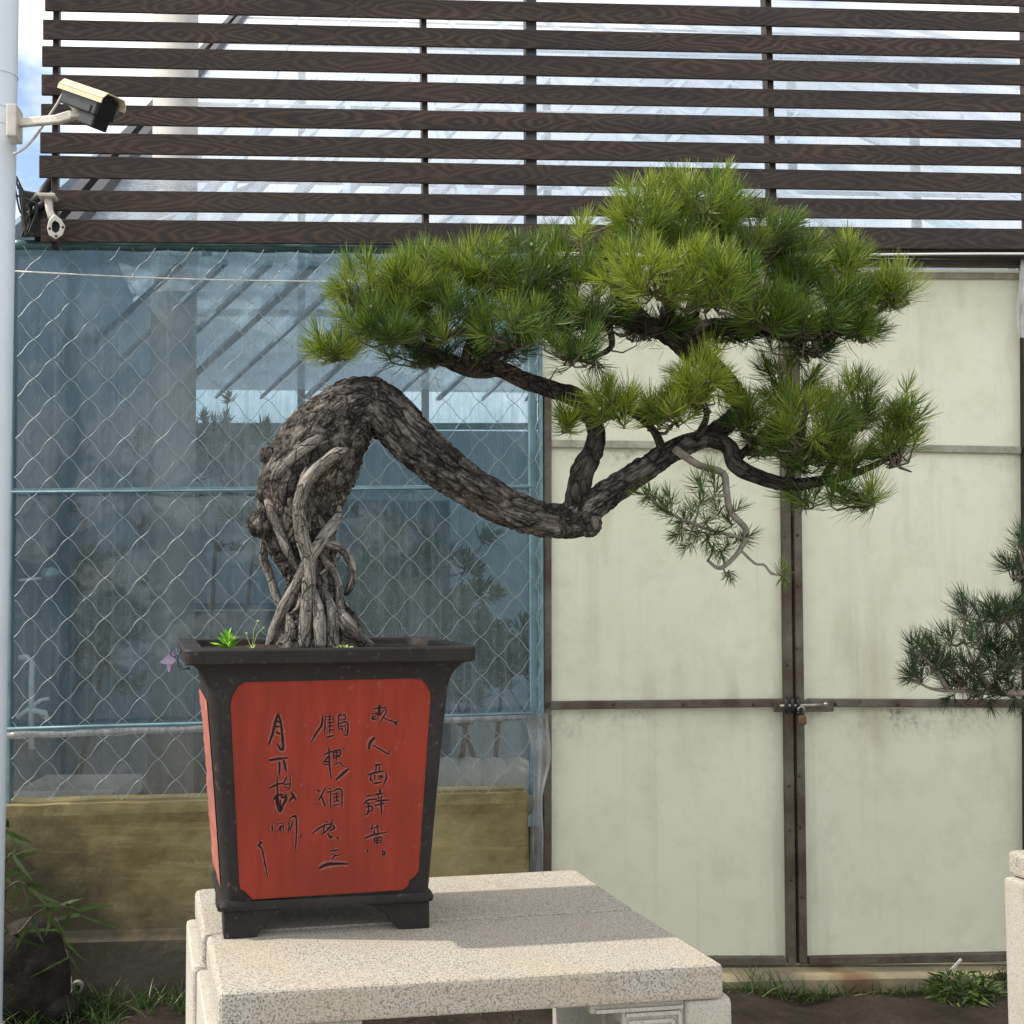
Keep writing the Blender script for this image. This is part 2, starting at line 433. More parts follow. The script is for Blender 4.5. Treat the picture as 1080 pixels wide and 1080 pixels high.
def m_needles(name, dark, mid, light):
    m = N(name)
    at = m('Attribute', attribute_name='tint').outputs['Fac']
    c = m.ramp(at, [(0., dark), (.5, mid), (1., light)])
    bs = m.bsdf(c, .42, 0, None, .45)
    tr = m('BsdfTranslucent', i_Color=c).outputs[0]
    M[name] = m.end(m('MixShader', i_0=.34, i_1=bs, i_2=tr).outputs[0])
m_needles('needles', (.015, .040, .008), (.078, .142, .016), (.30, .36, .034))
m_needles('dry needles', (.09, .05, .02), (.17, .10, .04), (.26, .17, .07))
m_needles('needles dark', (.014, .030, .012), (.032, .062, .022), (.075, .12, .035))
m_needles('grass blades', (.018, .042, .009), (.045, .09, .018), (.15, .18, .06))
m_needles('greenery', (.03, .07, .03), (.06, .13, .05), (.13, .22, .09))

# ------------------------------------------------------------------ ground
def build_ground():
    b = MB()
    xs = np.concatenate([[-600, -60, -12], np.linspace(-4, 5, 46), [14, 60, 600]])
    ys = np.concatenate([[-600, -60, -6], np.linspace(0, 6, 40), [16, 60, 600]])
    vs = []
    for y in ys:
        for x in xs:
            z = 0.0
            if -4 < x < 5 and 0 < y < 6:
                z = .05 * (noise.noise(Vector((x * 2.1, y * 2.1, 0))) + .5 * noise.noise(Vector((x * 6, y * 6, 3)))) - .01
            vs.append((x, y, z))
    nx = len(xs)
    fs = [(j * nx + i, j * nx + i + 1, (j + 1) * nx + i + 1, (j + 1) * nx + i) for j in range(len(ys) - 1) for i in range(nx - 1)]
    b.add(vs, fs)
    tag(b.build('ground', M['soil'], smooth=True), kind='structure')
build_ground()
b = MB()
vs = [(-40, -30, .006), (40, -30, .006), (40, 2.75, .006), (-40, 2.75, .006)]
b.add(vs, [(0, 1, 2, 3)])
tag(b.build('bounce_paving', M['bounce_paving']), kind='structure')  # unseen pale ground added to bounce sunlight onto the shaded fronts

# ------------------------------------------------------------------ greenhouse front
def wall_rect_box(px0, py0, px1, py1, off_front, off_back, z_floor=None):
    """box between two corner pixels read on the wall plane, from one depth offset to another"""
    q = [atW(px0, py1, 0), atW(px1, py1, 0), atW(px1, py0, 0), atW(px0, py0, 0)]
    if z_floor is not None: q[0].z = q[1].z = z_floor
    f = Vector((0, off_front, 0)); k = Vector((0, off_back, 0))
    return [p + f for p in q], [p + k for p in q]

# low old wall under the window
b = MB()
q = [atW(-60, 849), atW(553, 832), atW(553, 832), atW(-60, 849)]
a0 = [Vector((p.x, p.y - .05, 0)) for p in (q[0], q[1])]
nx_, nz_ = 60, 20
P0, P1 = q[0], q[1]
vs, fs = [], []
for j in range(nz_ + 1):
    for i in range(nx_ + 1):
        t = i / nx_; top = P0.lerp(P1, t); u = j / nz_
        p = Vector((top.x, top.y, -.08 + (top.z + .08) * u))
        out = .055 + .008 * noise.noise(p * 5) + .004 * noise.noise(p * 19)
        if p.z < .20: out += .018 + .008 * noise.noise(p * 7)
        if p.z > top.z - .04: out += .010
        if j == nz_: p.z += .004 * noise.noise(p * 11)
        vs.append(p + WN * out)
n0 = len(vs)
for j, i in [(nz_, i) for i in range(nx_ + 1)]:
    vs.append(vs[j * (nx_ + 1) + i] - WN * .16)
W1 = nx_ + 1
fs = [(j * W1 + i, j * W1 + i + 1, (j + 1) * W1 + i + 1, (j + 1) * W1 + i) for j in range(nz_) for i in range(nx_)]
fs += [(nz_ * W1 + i, nz_ * W1 + i + 1, n0 + i + 1, n0 + i) for i in range(nx_)]
for j in range(2):                      # back skirt and right end
    pass
nb = len(vs); vs += [Vector((vs[n0 + i].x, vs[n0 + i].y, -.08)) for i in range(W1)]
fs += [(n0 + i, n0 + i + 1, nb + i + 1, nb + i) for i in range(nx_)]
b.add(vs, fs)
e0, e1 = vs[nx_], vs[nz_ * W1 + nx_]
b.add([e0, e1, vs[n0 + nx_], vs[nb + nx_]], [(0, 1, 2, 3)])
b.build('low_wall', M['old wall'], smooth=False)
tag(bpy.data.objects['low_wall'], 'low olive stained concrete wall under the blue film window', 'wall')
# drain pipe stub in its foot
b = MB(); c = atW(82, 1040, -.08)
for r0, r1 in ((.021, .012),):
    ring = lambda r, o: [c + WX * (math.cos(a) * r) + ZV * (math.sin(a) * r) + WN * o for a in np.linspace(0, 2 * math.pi, 17)[:-1]]
    A, B, C, D = ring(r0, -.03), ring(r0, .02), ring(r1, .02), ring(r1, -.03)
    for X, Y in ((A, B), (B, C), (C, D)):
        b.add(X + Y, [(k, (k + 1) % 16, 16 + (k + 1) % 16, 16 + k) for k in range(16)])
tag(b.build('drain_pipe', M['pvc pipe'], smooth=True), 'short white drain pipe end in the foot of the olive wall', 'pipe')

# window: frame, film panes
win = thing('film_window', 'large greenhouse window of bluish plastic film in a teal steel frame', 'window', atW(280, 840))
def sheet(name, mat, corners, parent, nx=24, ny=24, amp=.006, sc=3.0, smooth=True, seed=0):
    A, B, C, D = corners    # bl br tr tl
    vs = []
    for j in range(ny + 1):
        for i in range(nx + 1):
            u, v = i / nx, j / ny
            p = A.lerp(B, u).lerp(D.lerp(C, u), v)
            e = min(1, 6 * min(u, 1 - u, v, 1 - v))
            vs.append(p + WN * (amp * e * (noise.noise(p * sc + Vector((seed, 0, 0))) + .5 * noise.noise(p * sc * 2.7))))
    w = nx + 1
    mb = MB(); mb.add(vs, [(j * w + i, j * w + i + 1, (j + 1) * w + i + 1, (j + 1) * w + i) for j in range(ny) for i in range(nx)])
    return mb.build(name, mat, parent, smooth=smooth)
sheet('upper_pane', M['window film'], [atW(4, 770, .02), atW(566, 755, .02), atW(566, 262, .02), atW(14, 255, .02)], win, 40, 40, .012, 2.2)
sheet('lower_pane', M['lower film'], [atW(2, 856, .02), atW(566, 838, .02), atW(566, 752, .022), atW(4, 767, .022)], win, 30, 8, .010, 3.0)
b = MB()
b.bar(atW(561, 256, .0), atW(563, 838, .0), .030, .03)
b.bar(atW(12, 255, .0), atW(6, 856, .0), .030, .03)
b.bar(atW(10, 517, .006), atW(560, 513, .006), .012, .02)
b.bar(atW(8, 772, .006), atW(560, 753, .006), .016, .02)
b.build('frame', M['teal steel'], win, bevel=.002, seg=1)
# second outer upright at the right, with the laced wire
b = MB(); b.bar(atW(569, 268, -.03), atW(571, 758, -.03), .014, .03)
b.build('edge_post', M['teal steel'], win, bevel=.002, seg=1)

# wire mesh screen in front
mesh_t = thing('wire_mesh_screen', 'galvanised diamond wire mesh stretched in front of the blue film window', 'wire mesh', atW(280, 838, -.05))
def build_mesh():
    mb = MB()
    O = atW(10, 845, -.055); E = atW(566, 836, -.055); T = atW(18, 258, -.055)
    Wd = (E - O).dot(WX); Hd = T.z - O.z
    dx, dz = 37.6 * 4.4 / F, 41.5 * 4.4 / F
    AMP = .0034
    def wire(x0, sgn):
        run = []
        sub = 10
        nseg = int(Hd / (dz / 2)) + 2
        for i in range(nseg * sub + 1):
            s_ = i / sub            # in half cells
            t = s_ - math.floor(s_)
            wv = math.sin(2 * math.pi * s_)
            hx, hz = dx / 2, dz / 2
            L = math.hypot(hx, hz); tx, tz = sgn * hx / L, hz / L
            x = x0 + sgn * s_ * hx + wv * AMP * tz * sgn
            z = s_ * hz - wv * AMP * abs(tx)
            x += .006 * noise.noise(Vector((x * 3, z * 3, 1.5)))
            z += .006 * noise.noise(Vector((x * 3, z * 3, 7.5)))
            dpt = .003 * math.cos(math.pi * s_) * sgn + .008 * noise.noise(Vector((x * 2, z * 2, 3)))
            if 0 <= x <= Wd and 0 <= z <= Hd:
                run.append(O + WX * x + ZV * z + WN * dpt)
            else:
                if len(run) > 3: mb.tube(run, .00135, 5, False)
                run = []
        if len(run) > 3: mb.tube(run, .00135, 5, False)
    k = int((Wd + Hd * dx / dz) / dx) + 3
    for i in range(-k, k + 1):
        wire(i * dx, 1); wire(i * dx, -1)
    # lacing wire up the right edge
    pts = []
    zz = 0
    A, B = atW(569, 770, -.06), atW(567, 270, -.06)
    for i in range(121):
        t = i / 120; p = A.lerp(B, t); tri = abs(((t * 15) % 1) * 2 - 1) * 2 - 1
        pts.append(p + WX * (.012 * tri))
    mb.tube(pts, .0017, 5, False)
    return mb
build_mesh().build('mesh', M['galvanised wire'], mesh_t, smooth=True)
b = MB()
b.tube([atW(8, 519, -.062), atW(150, 518, -.062), atW(300, 516.5, -.064), atW(562, 513.5, -.062)], .0045, 8)
b.tube([atW(6, 769, -.062), atW(100, 766, -.066), atW(240, 762, -.064), atW(400, 757, -.066), atW(562, 752, -.062)], .006, 8)
b.build('tension_rod', M['teal steel'], mesh_t, smooth=True)
# gathered film along the lower rod
b = MB(); pts = []; rad = []
for i in range(60):
    t = i / 59; p = atW(8 + 552 * t, 776 - 20 * t, -.03)
    pts.append(p + ZV * .004 * noise.noise(Vector((t * 14, 0, 0)))); rad.append(.012 + .006 * noise.noise(Vector((t * 22, 5, 0))))
b.tube(pts, rad, 8)
tag(b.build('film_fold', M['loose film'], smooth=True), 'grey fold of gathered film along the lower window rail', 'plastic film')
# rolled teal film along the head of the window
b = MB(); pts = []; rad = []
for i in range(70):
    t = i / 69; p = atW(14 + 556 * t, 258 + 6 * t, -.03)
    pts.append(p + ZV * .005 * noise.noise(Vector((t * 12, 0, 2)))); rad.append(.019 + .007 * noise.noise(Vector((t * 18, 5, 2))))
b.tube(pts, rad, 10)
tag(b.build('film_roll', M['teal film roll'], smooth=True), 'dark teal film rolled along the top of the window', 'plastic film')
# loose crumpled film at the top left corner
def drape(name, mat, path, width, label, cat, amp=.02, ny=40, nx=10, seed=0, off=-.05):
    """a hanging strip: centre-line pixels, widths in pixels"""
    pts = catmull([(*p, w) for p, w in zip(path, width)], max(2, ny // (len(path) - 1)))
    vs = []
    for j, (px, py, w) in enumerate(pts):
        for i in range(nx + 1):
            u = i / nx - .5
            p = atW(px + u * w, py, off)
            vs.append(p + WN * (amp * (math.sin(u * 15 + seed + .8 * math.sin(j * .11)) * .5 + noise.noise(p * 9 + Vector((seed, 0, 0))))))
    w_ = nx + 1; mb = MB()
    mb.add(vs, [(j * w_ + i, j * w_ + i + 1, (j + 1) * w_ + i + 1, (j + 1) * w_ + i) for j in range(len(pts) - 1) for i in range(nx)])
    o = mb.build(name, mat, smooth=True)
    return tag(o, label, cat)
drape('plastic_strip', M['loose film'], [(566, 752), (570, 800), (567, 840), (566, 880), (566, 940)], [22, 20, 9, 13, 15],
      'grey loose plastic strip hanging between window and gate', 'plastic film', .012)
drape('plastic_sheet', M['white film'], [(1083, 268), (1080, 300), (1077, 330), (1078, 356)], [14, 14, 13, 7],
      'white plastic sheet scrap hanging at the right end of the gate', 'plastic film', .012, seed=3, off=-.10)
# cord across the window head
cord = [atW(16, 286, -.11)] + [atW(16 + 376 * t, 286 + 11 * t + 3 * math.sin(math.pi * t), -.11) for t in np.linspace(.08, 1, 16)]
b = MB(); b.tube(cord, .0028, 6)
tag(b.build('cord', M['cord pale'], smooth=True), 'thin pale cord strung across the top of the window', 'cord')

# ------------------------------------------------------------------ slatted screen above
SO = -.16
scr = thing('slatted_screen', 'dark brown woodgrain slat screen above the window and gate', 'slat screen', atW(560, 262, SO))
SL = [(47, -10, 11, 13, 33), (45, 20, 41, 42, 61), (44, 48, 69.5, 68, 89.5), (43.5, 78, 100, 99, 118), (43, 109, 130.5, 127, 146.5),
      (42, 139, 161, 155, 175), (41, 163.5, 187, 183, 203), (56, 200, 222, 211, 232), (43, 230.5, 255, 241, 263)]
b = MB()
for k, (xl, tl, bl, tr, br) in enumerate(SL):
    L = 1030 / (1078 - 45)
    XR = 1130; ext = (XR - xl) / (1078 - xl)
    p = [atW(xl, bl, SO), atW(XR, bl + (br - bl) * ext, SO), atW(XR, tl + (tr - tl) * ext, SO), atW(xl, tl, SO)]
    b.hexa(p, [v - WN * .012 for v in p])
xl = 300
p = [atW(xl, -16, SO), atW(1130, 7.5, SO), atW(1130, -14, SO), atW(xl, -38, SO)]
b.hexa(p, [v - WN * .012 for v in p])
slats = b.build('slats', M['slat'], scr, bevel=.003, seg=2)
def slat_grain(o):
    me = o.data; n = len(me.vertices); GU, GV, GS = (np.zeros(n, np.float32) for _ in range(3))
    lines = []
    for xl, tl, bl, tr, br in SL + [(45, -39, -17, -15, 7)]:
        a, b_ = atW(xl, (tl + bl) / 2, SO), atW(1078, (tr + br) / 2, SO); lines.append((a, b_, (atW(xl, tl, SO) - atW(xl, bl, SO)).length / 2))
    for i, v in enumerate(me.vertices):
        best = min(range(len(lines)), key=lambda k: abs(v.co.z - (lines[k][0].z + (lines[k][1].z - lines[k][0].z) * (v.co.x - lines[k][0].x) / (lines[k][1].x - lines[k][0].x))))
        a, b_, hh = lines[best]; zc = a.z + (b_.z - a.z) * (v.co.x - a.x) / (b_.x - a.x)
        GU[i] = v.co.x + best * 1.37 + 9; GV[i] = (v.co.z - zc) / hh; GS[i] = best
    for nm, arr in (('gu', GU), ('gv', GV), ('gs', GS)):
        me.attributes.new(nm, 'FLOAT', 'POINT').data.foreach_set('value', arr)
slat_grain(slats)
for x0, x1, wpx, mt in ((61, 58, 6.5, 'post brown'), (445, 449, 6.5, 'post brown'), (558.5, 559.5, 12, 'post grey'), (806, 815, 7.5, 'post brown'), (1081, 1085, 8, 'post brown')):
    b = MB()
    ybot = 262 if x0 < 800 else 276
    b.bar(atW(x0, -60, SO + .05), atW(x1, ybot, SO + .05), wpx * 4.35 / F, .045)
    b.build('post', M[mt], scr, bevel=.002, seg=1)
# head beam between screen and gate
b = MB()
b.bar(atW(566, 262, SO + .05), atW(1130, 269, SO + .05), .030, .05)
b.bar(atW(572, 274, SO + .10), atW(1130, 279, SO + .10), .022, .05)
b.build('bottom_rail', M['post brown'], scr, bevel=.002, seg=1)
b = MB()
pts = [atW(560 + 580 * t, 266 + 4 * t + 2.0 * math.sin(5 * t), -.22) for t in np.linspace(0, 1, 24)]
b.tube(pts, .0042, 6)
tag(b.build('conduit', M['white pipe'], smooth=True), 'thin white conduit running along the foot of the slat screen above the gate', 'conduit')

# ------------------------------------------------------------------ greenhouse roof, struts, column, interior
roof = thing('greenhouse_roof', 'pale translucent film roof of the greenhouse seen through the slats', 'roof', atW(60, 235, .1))
RS = .60
def roofp(x, s):
    return Vector((x, WA + WB * x + .12 + s, 2.80 + RS * s))
sheet('film', M['roof film'], [roofp(-1.12, 0), roofp(6.5, 0), roofp(6.5, 10), roofp(-1.12, 10)], roof, 60, 60, .05, .8)
b = MB()
for i in range(15):
    x = -1.10 + .54 * i
    b.bar(roofp(x, 0) - ZV * .05, roofp(x, 10) - ZV * .05, .035, .045, (0, -RS, 1))
for i in range(11):
    s_ = .25 + .95 * i
    b.bar(roofp(-1.1, s_) - ZV * .09, roofp(6.5, s_) - ZV * .09, .022, .022, (0, -RS, 1))
for i in range(6):
    x = -1.0 + 1.2 * i
    b.bar(roofp(x, .3) - ZV * .12, roofp(x + 2.4, 4.6) - ZV * .12, .022, .022, (0, -RS, 1))
b.build('rafters', M['blue bar'], roof)
def on_roof(px, py):                        # the roof point seen at a pixel
    d = ray(px, py); p0 = roofp(0, 0); nrm = (roofp(1, 0) - p0).cross(roofp(0, 1) - p0)
    return EYEP + d * ((p0 - EYEP).dot(nrm) / d.dot(nrm))
b = MB()
for i in range(11):
    x0 = 118 + 49 * i; b.bar(on_roof(x0, 232) - ZV * .1, on_roof(x0 + 165, 70) - ZV * .1, .05, .03, (0, -RS, 1))
for i in range(9):
    x0 = 600 + 62 * i; b.bar(on_roof(x0, 120 if i % 2 else 60) - ZV * .1, on_roof(x0 + 250, 225 if i % 2 else 150) - ZV * .1, .05, .03, (0, -RS, 1))
b.build('braces', M['blue bar'], roof)
for k, dx in enumerate((0, .085)):
    b = MB()
    b.bar(roofp(-1.16 + dx, -.12) + ZV * .03, roofp(-1.16 + dx, 10) + ZV * .03, .05, .06, (0, -RS, 1))
    tag(b.build('verge_strut', M['dark steel']), ['outer dark steel strut climbing along the roof edge behind the slats',
        'inner dark steel strut beside the roof edge strut behind the slats'][k], 'strut')
b = MB()
c0 = atY(181, 640, 5.6); hw = .108
n8 = 20
b.tube([Vector((c0.x, 5.6, -.05)), Vector((c0.x, 5.6, 4.9))], hw, n8)
tag(b.build('concrete_column', M['concrete column'], smooth=True), 'round grey concrete column standing inside behind the film window', 'column')

streaks = thing('streak_sheet', 'pale film streak sheet with diagonal bars, added for the light streaks behind the window', 'streak sheet', Vector((2, WA + .5, 2.7)))  # sheet and bars added to imitate bright diagonal reflections in the window
def streakp(x, s_): return Vector((x, WA + WB * x + .25 + s_, 2.79 + .04 * s_))
sheet('streak_film', M['streak film'], [streakp(-.95, 0), streakp(4.5, 0), streakp(4.5, 4.9), streakp(-1.43, 4.9)], streaks, 60, 60, .07, 1.3)
for i in range(12):
    px0 = 190 + 47 * i; b = MB()
    b.bar(streakp((px0 - CX) * 4.7 / F, .0) - ZV * .05, streakp((px0 - 150 - CX) * 9.7 / F, 5) - ZV * .05, .022 + .02 * (i % 3 == 0), .02, (0, -.1, 1))
    b.build('light_streak_bar', M['blue bar'], streaks)
# rear of the greenhouse
b = MB()
p0, p1 = Vector((-1.5, 9.6, 0)), Vector((5.8, 10.0, 0))
b.bar(p0 + ZV * .6, p1 + ZV * .6, 1.2, .06, (0, -1, 0))
tag(b.build('back_wall', M['blue panel dark']), 'dark blue low rear wall inside the greenhouse', 'wall')
b = MB()
b.bar(p0 + ZV * 1.95, p1 + ZV * 1.95, 1.45, .03, (0, -1, 0))
o = b.build('back_panel', M['blue panel']); tag(o, 'pale blue panel wall above the low rear wall inside the greenhouse', 'wall panel')
b = MB()
for x in np.linspace(-1.4, 5.6, 8):
    b.bar((x, 9.50, 0), (x, 9.50, 5.6), .06, .05, (0, -1, 0))
for z in (1.24, 2.0, 2.68, 3.6):
    b.bar((-1.5, 9.46, z), (5.7, 9.46, z), .05, .04, (0, -1, 0))
tag(b.build('rear_framing', M['teal steel']), 'teal steel framing of posts and rails along the rear of the greenhouse', 'framing')
sheet('rear_film', M['roof film'], [Vector((-1.5, 9.75, 2.6)), Vector((5.8, 10.1, 2.6)), Vector((5.8, 10.1, 6.0)), Vector((-1.5, 9.75, 6.0))], None, 30, 20, .04, 1.0)
tag(bpy.data.objects['rear_film'], 'pale film sheet closing the rear of the greenhouse above the panel wall', 'plastic film')
# gable end at the left: dark board and film hanging inside
b = MB()
vs = [Vector((-1.45, 4.5, 0)), Vector((-1.45, 9.6, 0)), Vector((-1.45, 9.6, 5.5)), Vector((-1.45, 4.5, 2.7))]
b.hexa(vs, [v + Vector((-.03, 0, 0)) for v in vs])
tag(b.build('gable_wall', M['gable board']), 'bluish side wall at the left end of the greenhouse interior', 'wall')
# doorway / cabinet dark panel inside (behind the branch)
b = MB(); c = atY(415, 640, 6.6)
b.box((c.x, 6.6, .95), Vector((.30, 0, 0)), Vector((0, .2, 0)), Vector((0, 0, .95)))
tag(b.build('cabinet', M['blue panel dark'], bevel=.01), 'tall dark blue cabinet inside the greenhouse behind the pine branch', 'cabinet')
b = MB(); c = atY(500, 600, 7.2)
b.box((c.x + .05, 7.2, 1.0), Vector((.42, 0, 0)), Vector((0, .1, 0)), Vector((0, 0, 1.0)))
tag(b.build('partition', M['blue panel'], bevel=.01), 'pale blue partition inside the greenhouse right of the dark cabinet', 'partition')
# inside bits: tap, tray, fixtures
tap = thing('standpipe_tap', 'white standpipe with a tap behind the lower left corner of the film', 'tap', atY(34, 760, 4.75))
b = MB(); T0 = lambda x, y: atY(x, y, 4.72)
b.tube([T0(33, 790), T0(33, 720), T0(34, 698), T0(28, 693), T0(20, 694)], .012, 8)
b.build('pipe', M['white pipe'], tap, smooth=True)
b = MB(); b.tube([T0(33, 745), T0(44, 738), T0(52, 737)], .008, 8); b.tube([T0(18, 757), T0(30, 748), T0(48, 752), T0(50, 760)], .011, 8)
b.build('spout', M['white pipe'], tap, smooth=True)
lamp = thing('reflector_lamp', 'small silvery reflector lamp head behind the film at the left edge', 'lamp', atY(52, 605, 4.75))
b = MB(); b.ball(atY(54, 606, 4.72), (.04, .04, .03)); b.build('head', M['galvanised wire'], lamp, smooth=True)
b = MB(); b.tube([atY(20, 612, 4.72), atY(44, 610, 4.72)], .006, 6); b.build('arm', M['white pipe'], lamp, smooth=True)
tray = thing('seed_tray', 'pale seed tray behind the lower film beside the olive wall', 'tray', atY(85, 850, 4.8))
A, B, C_, D = (Vector((x, y, .60)) for x, y in ((-1.30, 4.62), (-.92, 4.64), (-.88, 5.02), (-1.27, 5.0)))
b = MB()
for u, v in ((A, B), (B, C_), (C_, D), (D, A)):
    b.bar(u, v, .04, .012, (0, 0, 1)) if False else b.hexa([u, v, v + ZV * .06, u + ZV * .06], [w + Vector((.004, .012, 0)) for w in (u, v, v + ZV * .06, u + ZV * .06)])
b.hexa([A, B, C_, D], [w - ZV * .01 for w in (A, B, C_, D)])
b.build('tray_body', M['tray grey'], tray)
for x, y in ((A.x + .05, A.y + .05), (B.x - .05, B.y + .05), (C_.x - .05, C_.y - .05), (D.x + .05, D.y - .05)):
    b = MB(); b.tube([(x, y, -.02), (x, y, .615)], .02, 8); b.build('support', M['tray grey'], tray)

# ------------------------------------------------------------------ double gate
gate = thing('gate', 'pale green double gate of fibreglass sheets in rusty steel frames', 'gate', atW(835, 1016))
GO = .0
def leaf_panel(xs, side):
    """xs: pixel x of the outer and the meeting edge at top / bottom"""
    (ot, ob), (mt, mb_) = xs
    leaf = sheet('leaf_sheet', M['gate sheet'], [atW(min(ob, mb_), 1014, GO), atW(max(ob, mb_), 1014, GO), atW(max(ot, mt), 285, GO), atW(min(ot, mt), 285, GO)], gate, 40, 60, .006, 2.6, seed=side)
    b = MB(); fo = GO - .016
    w = 8.5 * 4.5 / F
    s = 1 if mt > ot else -1
    b.bar(atW(mt - 5 * s, 284, fo), atW(mb_ - 5 * s, 1016, fo), w, .03)                  # meeting stile
    b.bar(atW(min(ob, mb_) + 11 * (s < 0), 1013, fo), atW(max(ob, mb_) - 11 * (s > 0), 1013 if s > 0 else 1008, fo), .030, .028)
    y0, y1 = (744, 741) if s > 0 else (741, 742)
    b.bar(atW(min(ob, mb_) + 11 * (s < 0), y0, fo), atW(max(ob, mb_) - 11 * (s > 0), y1, fo), .030, .026)
    if s > 0: b.bar(atW(ot + 5, 400, fo), atW(ob + 4, 1016, fo), .030, .026)
    b.build('frame', M['gate frame'], leaf, bevel=.003, seg=1)
    b = MB()
    b.bar(atW(min(ot, mt) + 12 * (s < 0), 468 if s > 0 else 471, fo + .006), atW(max(ot, mt) - 12 * (s > 0), 471 if s > 0 else 475, fo + .006), .030, .018)
    b.build('pale_rail', M['gate rail pale'], leaf, bevel=.003, seg=1); b = MB()
    b.bar(atW(min(ot, mt) + 12 * (s < 0), 288 if s > 0 else 290, fo + .006), atW(max(ot, mt) - 12 * (s > 0), 290 if s > 0 else 291, fo + .006), .028, .018)
    b.build('pale_rail', M['gate rail pale'], leaf, bevel=.003, seg=1)
    def bolt(c):
        b = MB(); b.ball(c, (.006, .006, .006), 8, 5); b.build('bolt', M['rust'], leaf, smooth=True)
    for y in range(320, 1000, 62):
        x = mt + (mb_ - mt) * (y - 285) / 730 - 5 * s
        bolt(atW(x + random.uniform(-1.5, 1.5), y + random.uniform(-14, 14), fo - .016))
    for k in range(1, 4):
        x = ob + (mb_ - ob) * (k / 3.6); bolt(atW(x, 743, fo - .014))
leaf_panel([(572, 573), (830.3, 839.2)], 1)
leaf_panel([(1076, 1080), (831.9, 841.0)], 5)
b = MB(); b.bar(atW(1083, 270, -.02), atW(1087, 1020, -.02), .035, .06)
tag(b.build('gate_post', M['post brown'], bevel=.003, seg=1), 'dark timber gate post at the right end of the double gate', 'post')
b = MB(); b.bar(atW(830, 284, .03), atW(839.5, 1016, .03), .05, .02)
b.build('gap_shade_strip', M['dark steel'], gate)  # dark strip added behind the gap, stands in for its shade
# latch on the meeting stiles
lt = MB(); L0 = lambda x, y, o=-.045: atW(x, y, o)
lt.bar(L0(816, 744.5, -.036), L0(832, 744.5, -.036), .046, .008)
lt.bar(L0(844, 744.5, -.036), L0(879, 744, -.036), .046, .008)
latch = lt.build('latch', M['gate frame'], gate, bevel=.002, seg=1)
b = MB(); b.tube([L0(822, 744.5, -.055), L0(872, 743.5, -.055)], .006, 10)
b.tube([L0(868, 743.5, -.055), L0(872, 742, -.075)], .006, 8)
b.build('slide_bar', M['bolt metal'], latch, smooth=True)
for x in (829, 836, 842):
    b = MB(); b.tube([L0(x, 737, -.042), L0(x, 738, -.066), L0(x, 750, -.066), L0(x, 751, -.042)], .0065, 8)
    b.build('staple', M['dark steel'], latch, smooth=True)
b = MB()
b.tube([L0(842, 752, -.066), L0(842, 747, -.07), L0(845, 745, -.07), L0(848, 747, -.07), L0(848, 754, -.066)], .004, 8)
b.build('shackle', M['bolt metal'], latch, smooth=True)
b = MB(); c = L0(846, 759.5, -.068); b.box(c, WX * .015, WN * .009, ZV * .017)
b.build('padlock', M['brass'], latch, bevel=.005, seg=3)
# concrete sill under the gate
b = MB(); n = 60; vs = []
P0, P1 = atW(566, 1018), atW(1120, 1016)
prof = [(.13, -.10), (.12, .35), (.10, .90), (.085, 1.0), (-.10, 1.0)]
for i in range(n + 1):
    p = P0.lerp(P1, i / n)
    for o, hgt in prof:
        z = -.08 if hgt < 0 else p.z * .90 * hgt
        q = Vector((p.x, p.y, z)) + WN * (o + .012 * noise.noise(Vector((p.x * 4, z * 9, o))))
        vs.append(q)
k = len(prof)
b.add(vs, [(i * k + j, (i + 1) * k + j, (i + 1) * k + j + 1, i * k + j + 1) for i in range(n) for j in range(k - 1)])
tag(b.build('gate_sill', M['sill'], smooth=False), 'stained tan concrete sill beneath the double gate', 'sill')

# ------------------------------------------------------------------ stone tables
HS = .75
def rounded_poly(q, r=.012, n=4):
    """rounded corners of a horizontal quad (list of Vector)"""
    out = []
    for i in range(4):
        p = q[i]; a = (q[i - 1] - p).normalized(); c = (q[(i + 1) % 4] - p).normalized()
        for k in range(n + 1):
            t = k / n
            out.append(((p + a * r) * (1 - t) + p * t) * (1 - t) + ((p * (1 - t)) + (p + c * r) * t) * t)
    return out
def stone_slab(name, q, ztop, th, mat, parent, er=.010, cr_=.012):
    """slab with softened edges"""
    ctr = sum(q, Vector()) / 4
    ring0 = rounded_poly(q, cr_)
    n = len(ring0); layers = []
    prof = [(er, 0), (er * .3, er * .3), (0, er), (0, th - er), (er * .3, th - er * .3), (er, th)]
    for ins, dz in prof:
        lay = []
        for p in ring0:
            d = (ctr - p); d.z = 0; d.normalize()
            w = p + d * ins; w.z = ztop - dz
            w.z += .0012 * noise.noise(w * 25); w += d * (.0015 * noise.noise(w * 18 + Vector((3, 0, 0))))
            lay.append(w)
        layers.append(lay)
    mb = MB()
    fs = []
    for j in range(len(prof) - 1):
        for i in range(n):
            i2 = (i + 1) % n
            fs.append((j * n + i, (j + 1) * n + i, (j + 1) * n + i2, j * n + i2))
    fs.append(tuple(range(n))); fs.append(tuple((len(prof) - 1) * n + i for i in range(n - 1, -1, -1)))
    mb.add([p for l in layers for p in l], fs)
    return mb.build(name, mat, parent, smooth=False)
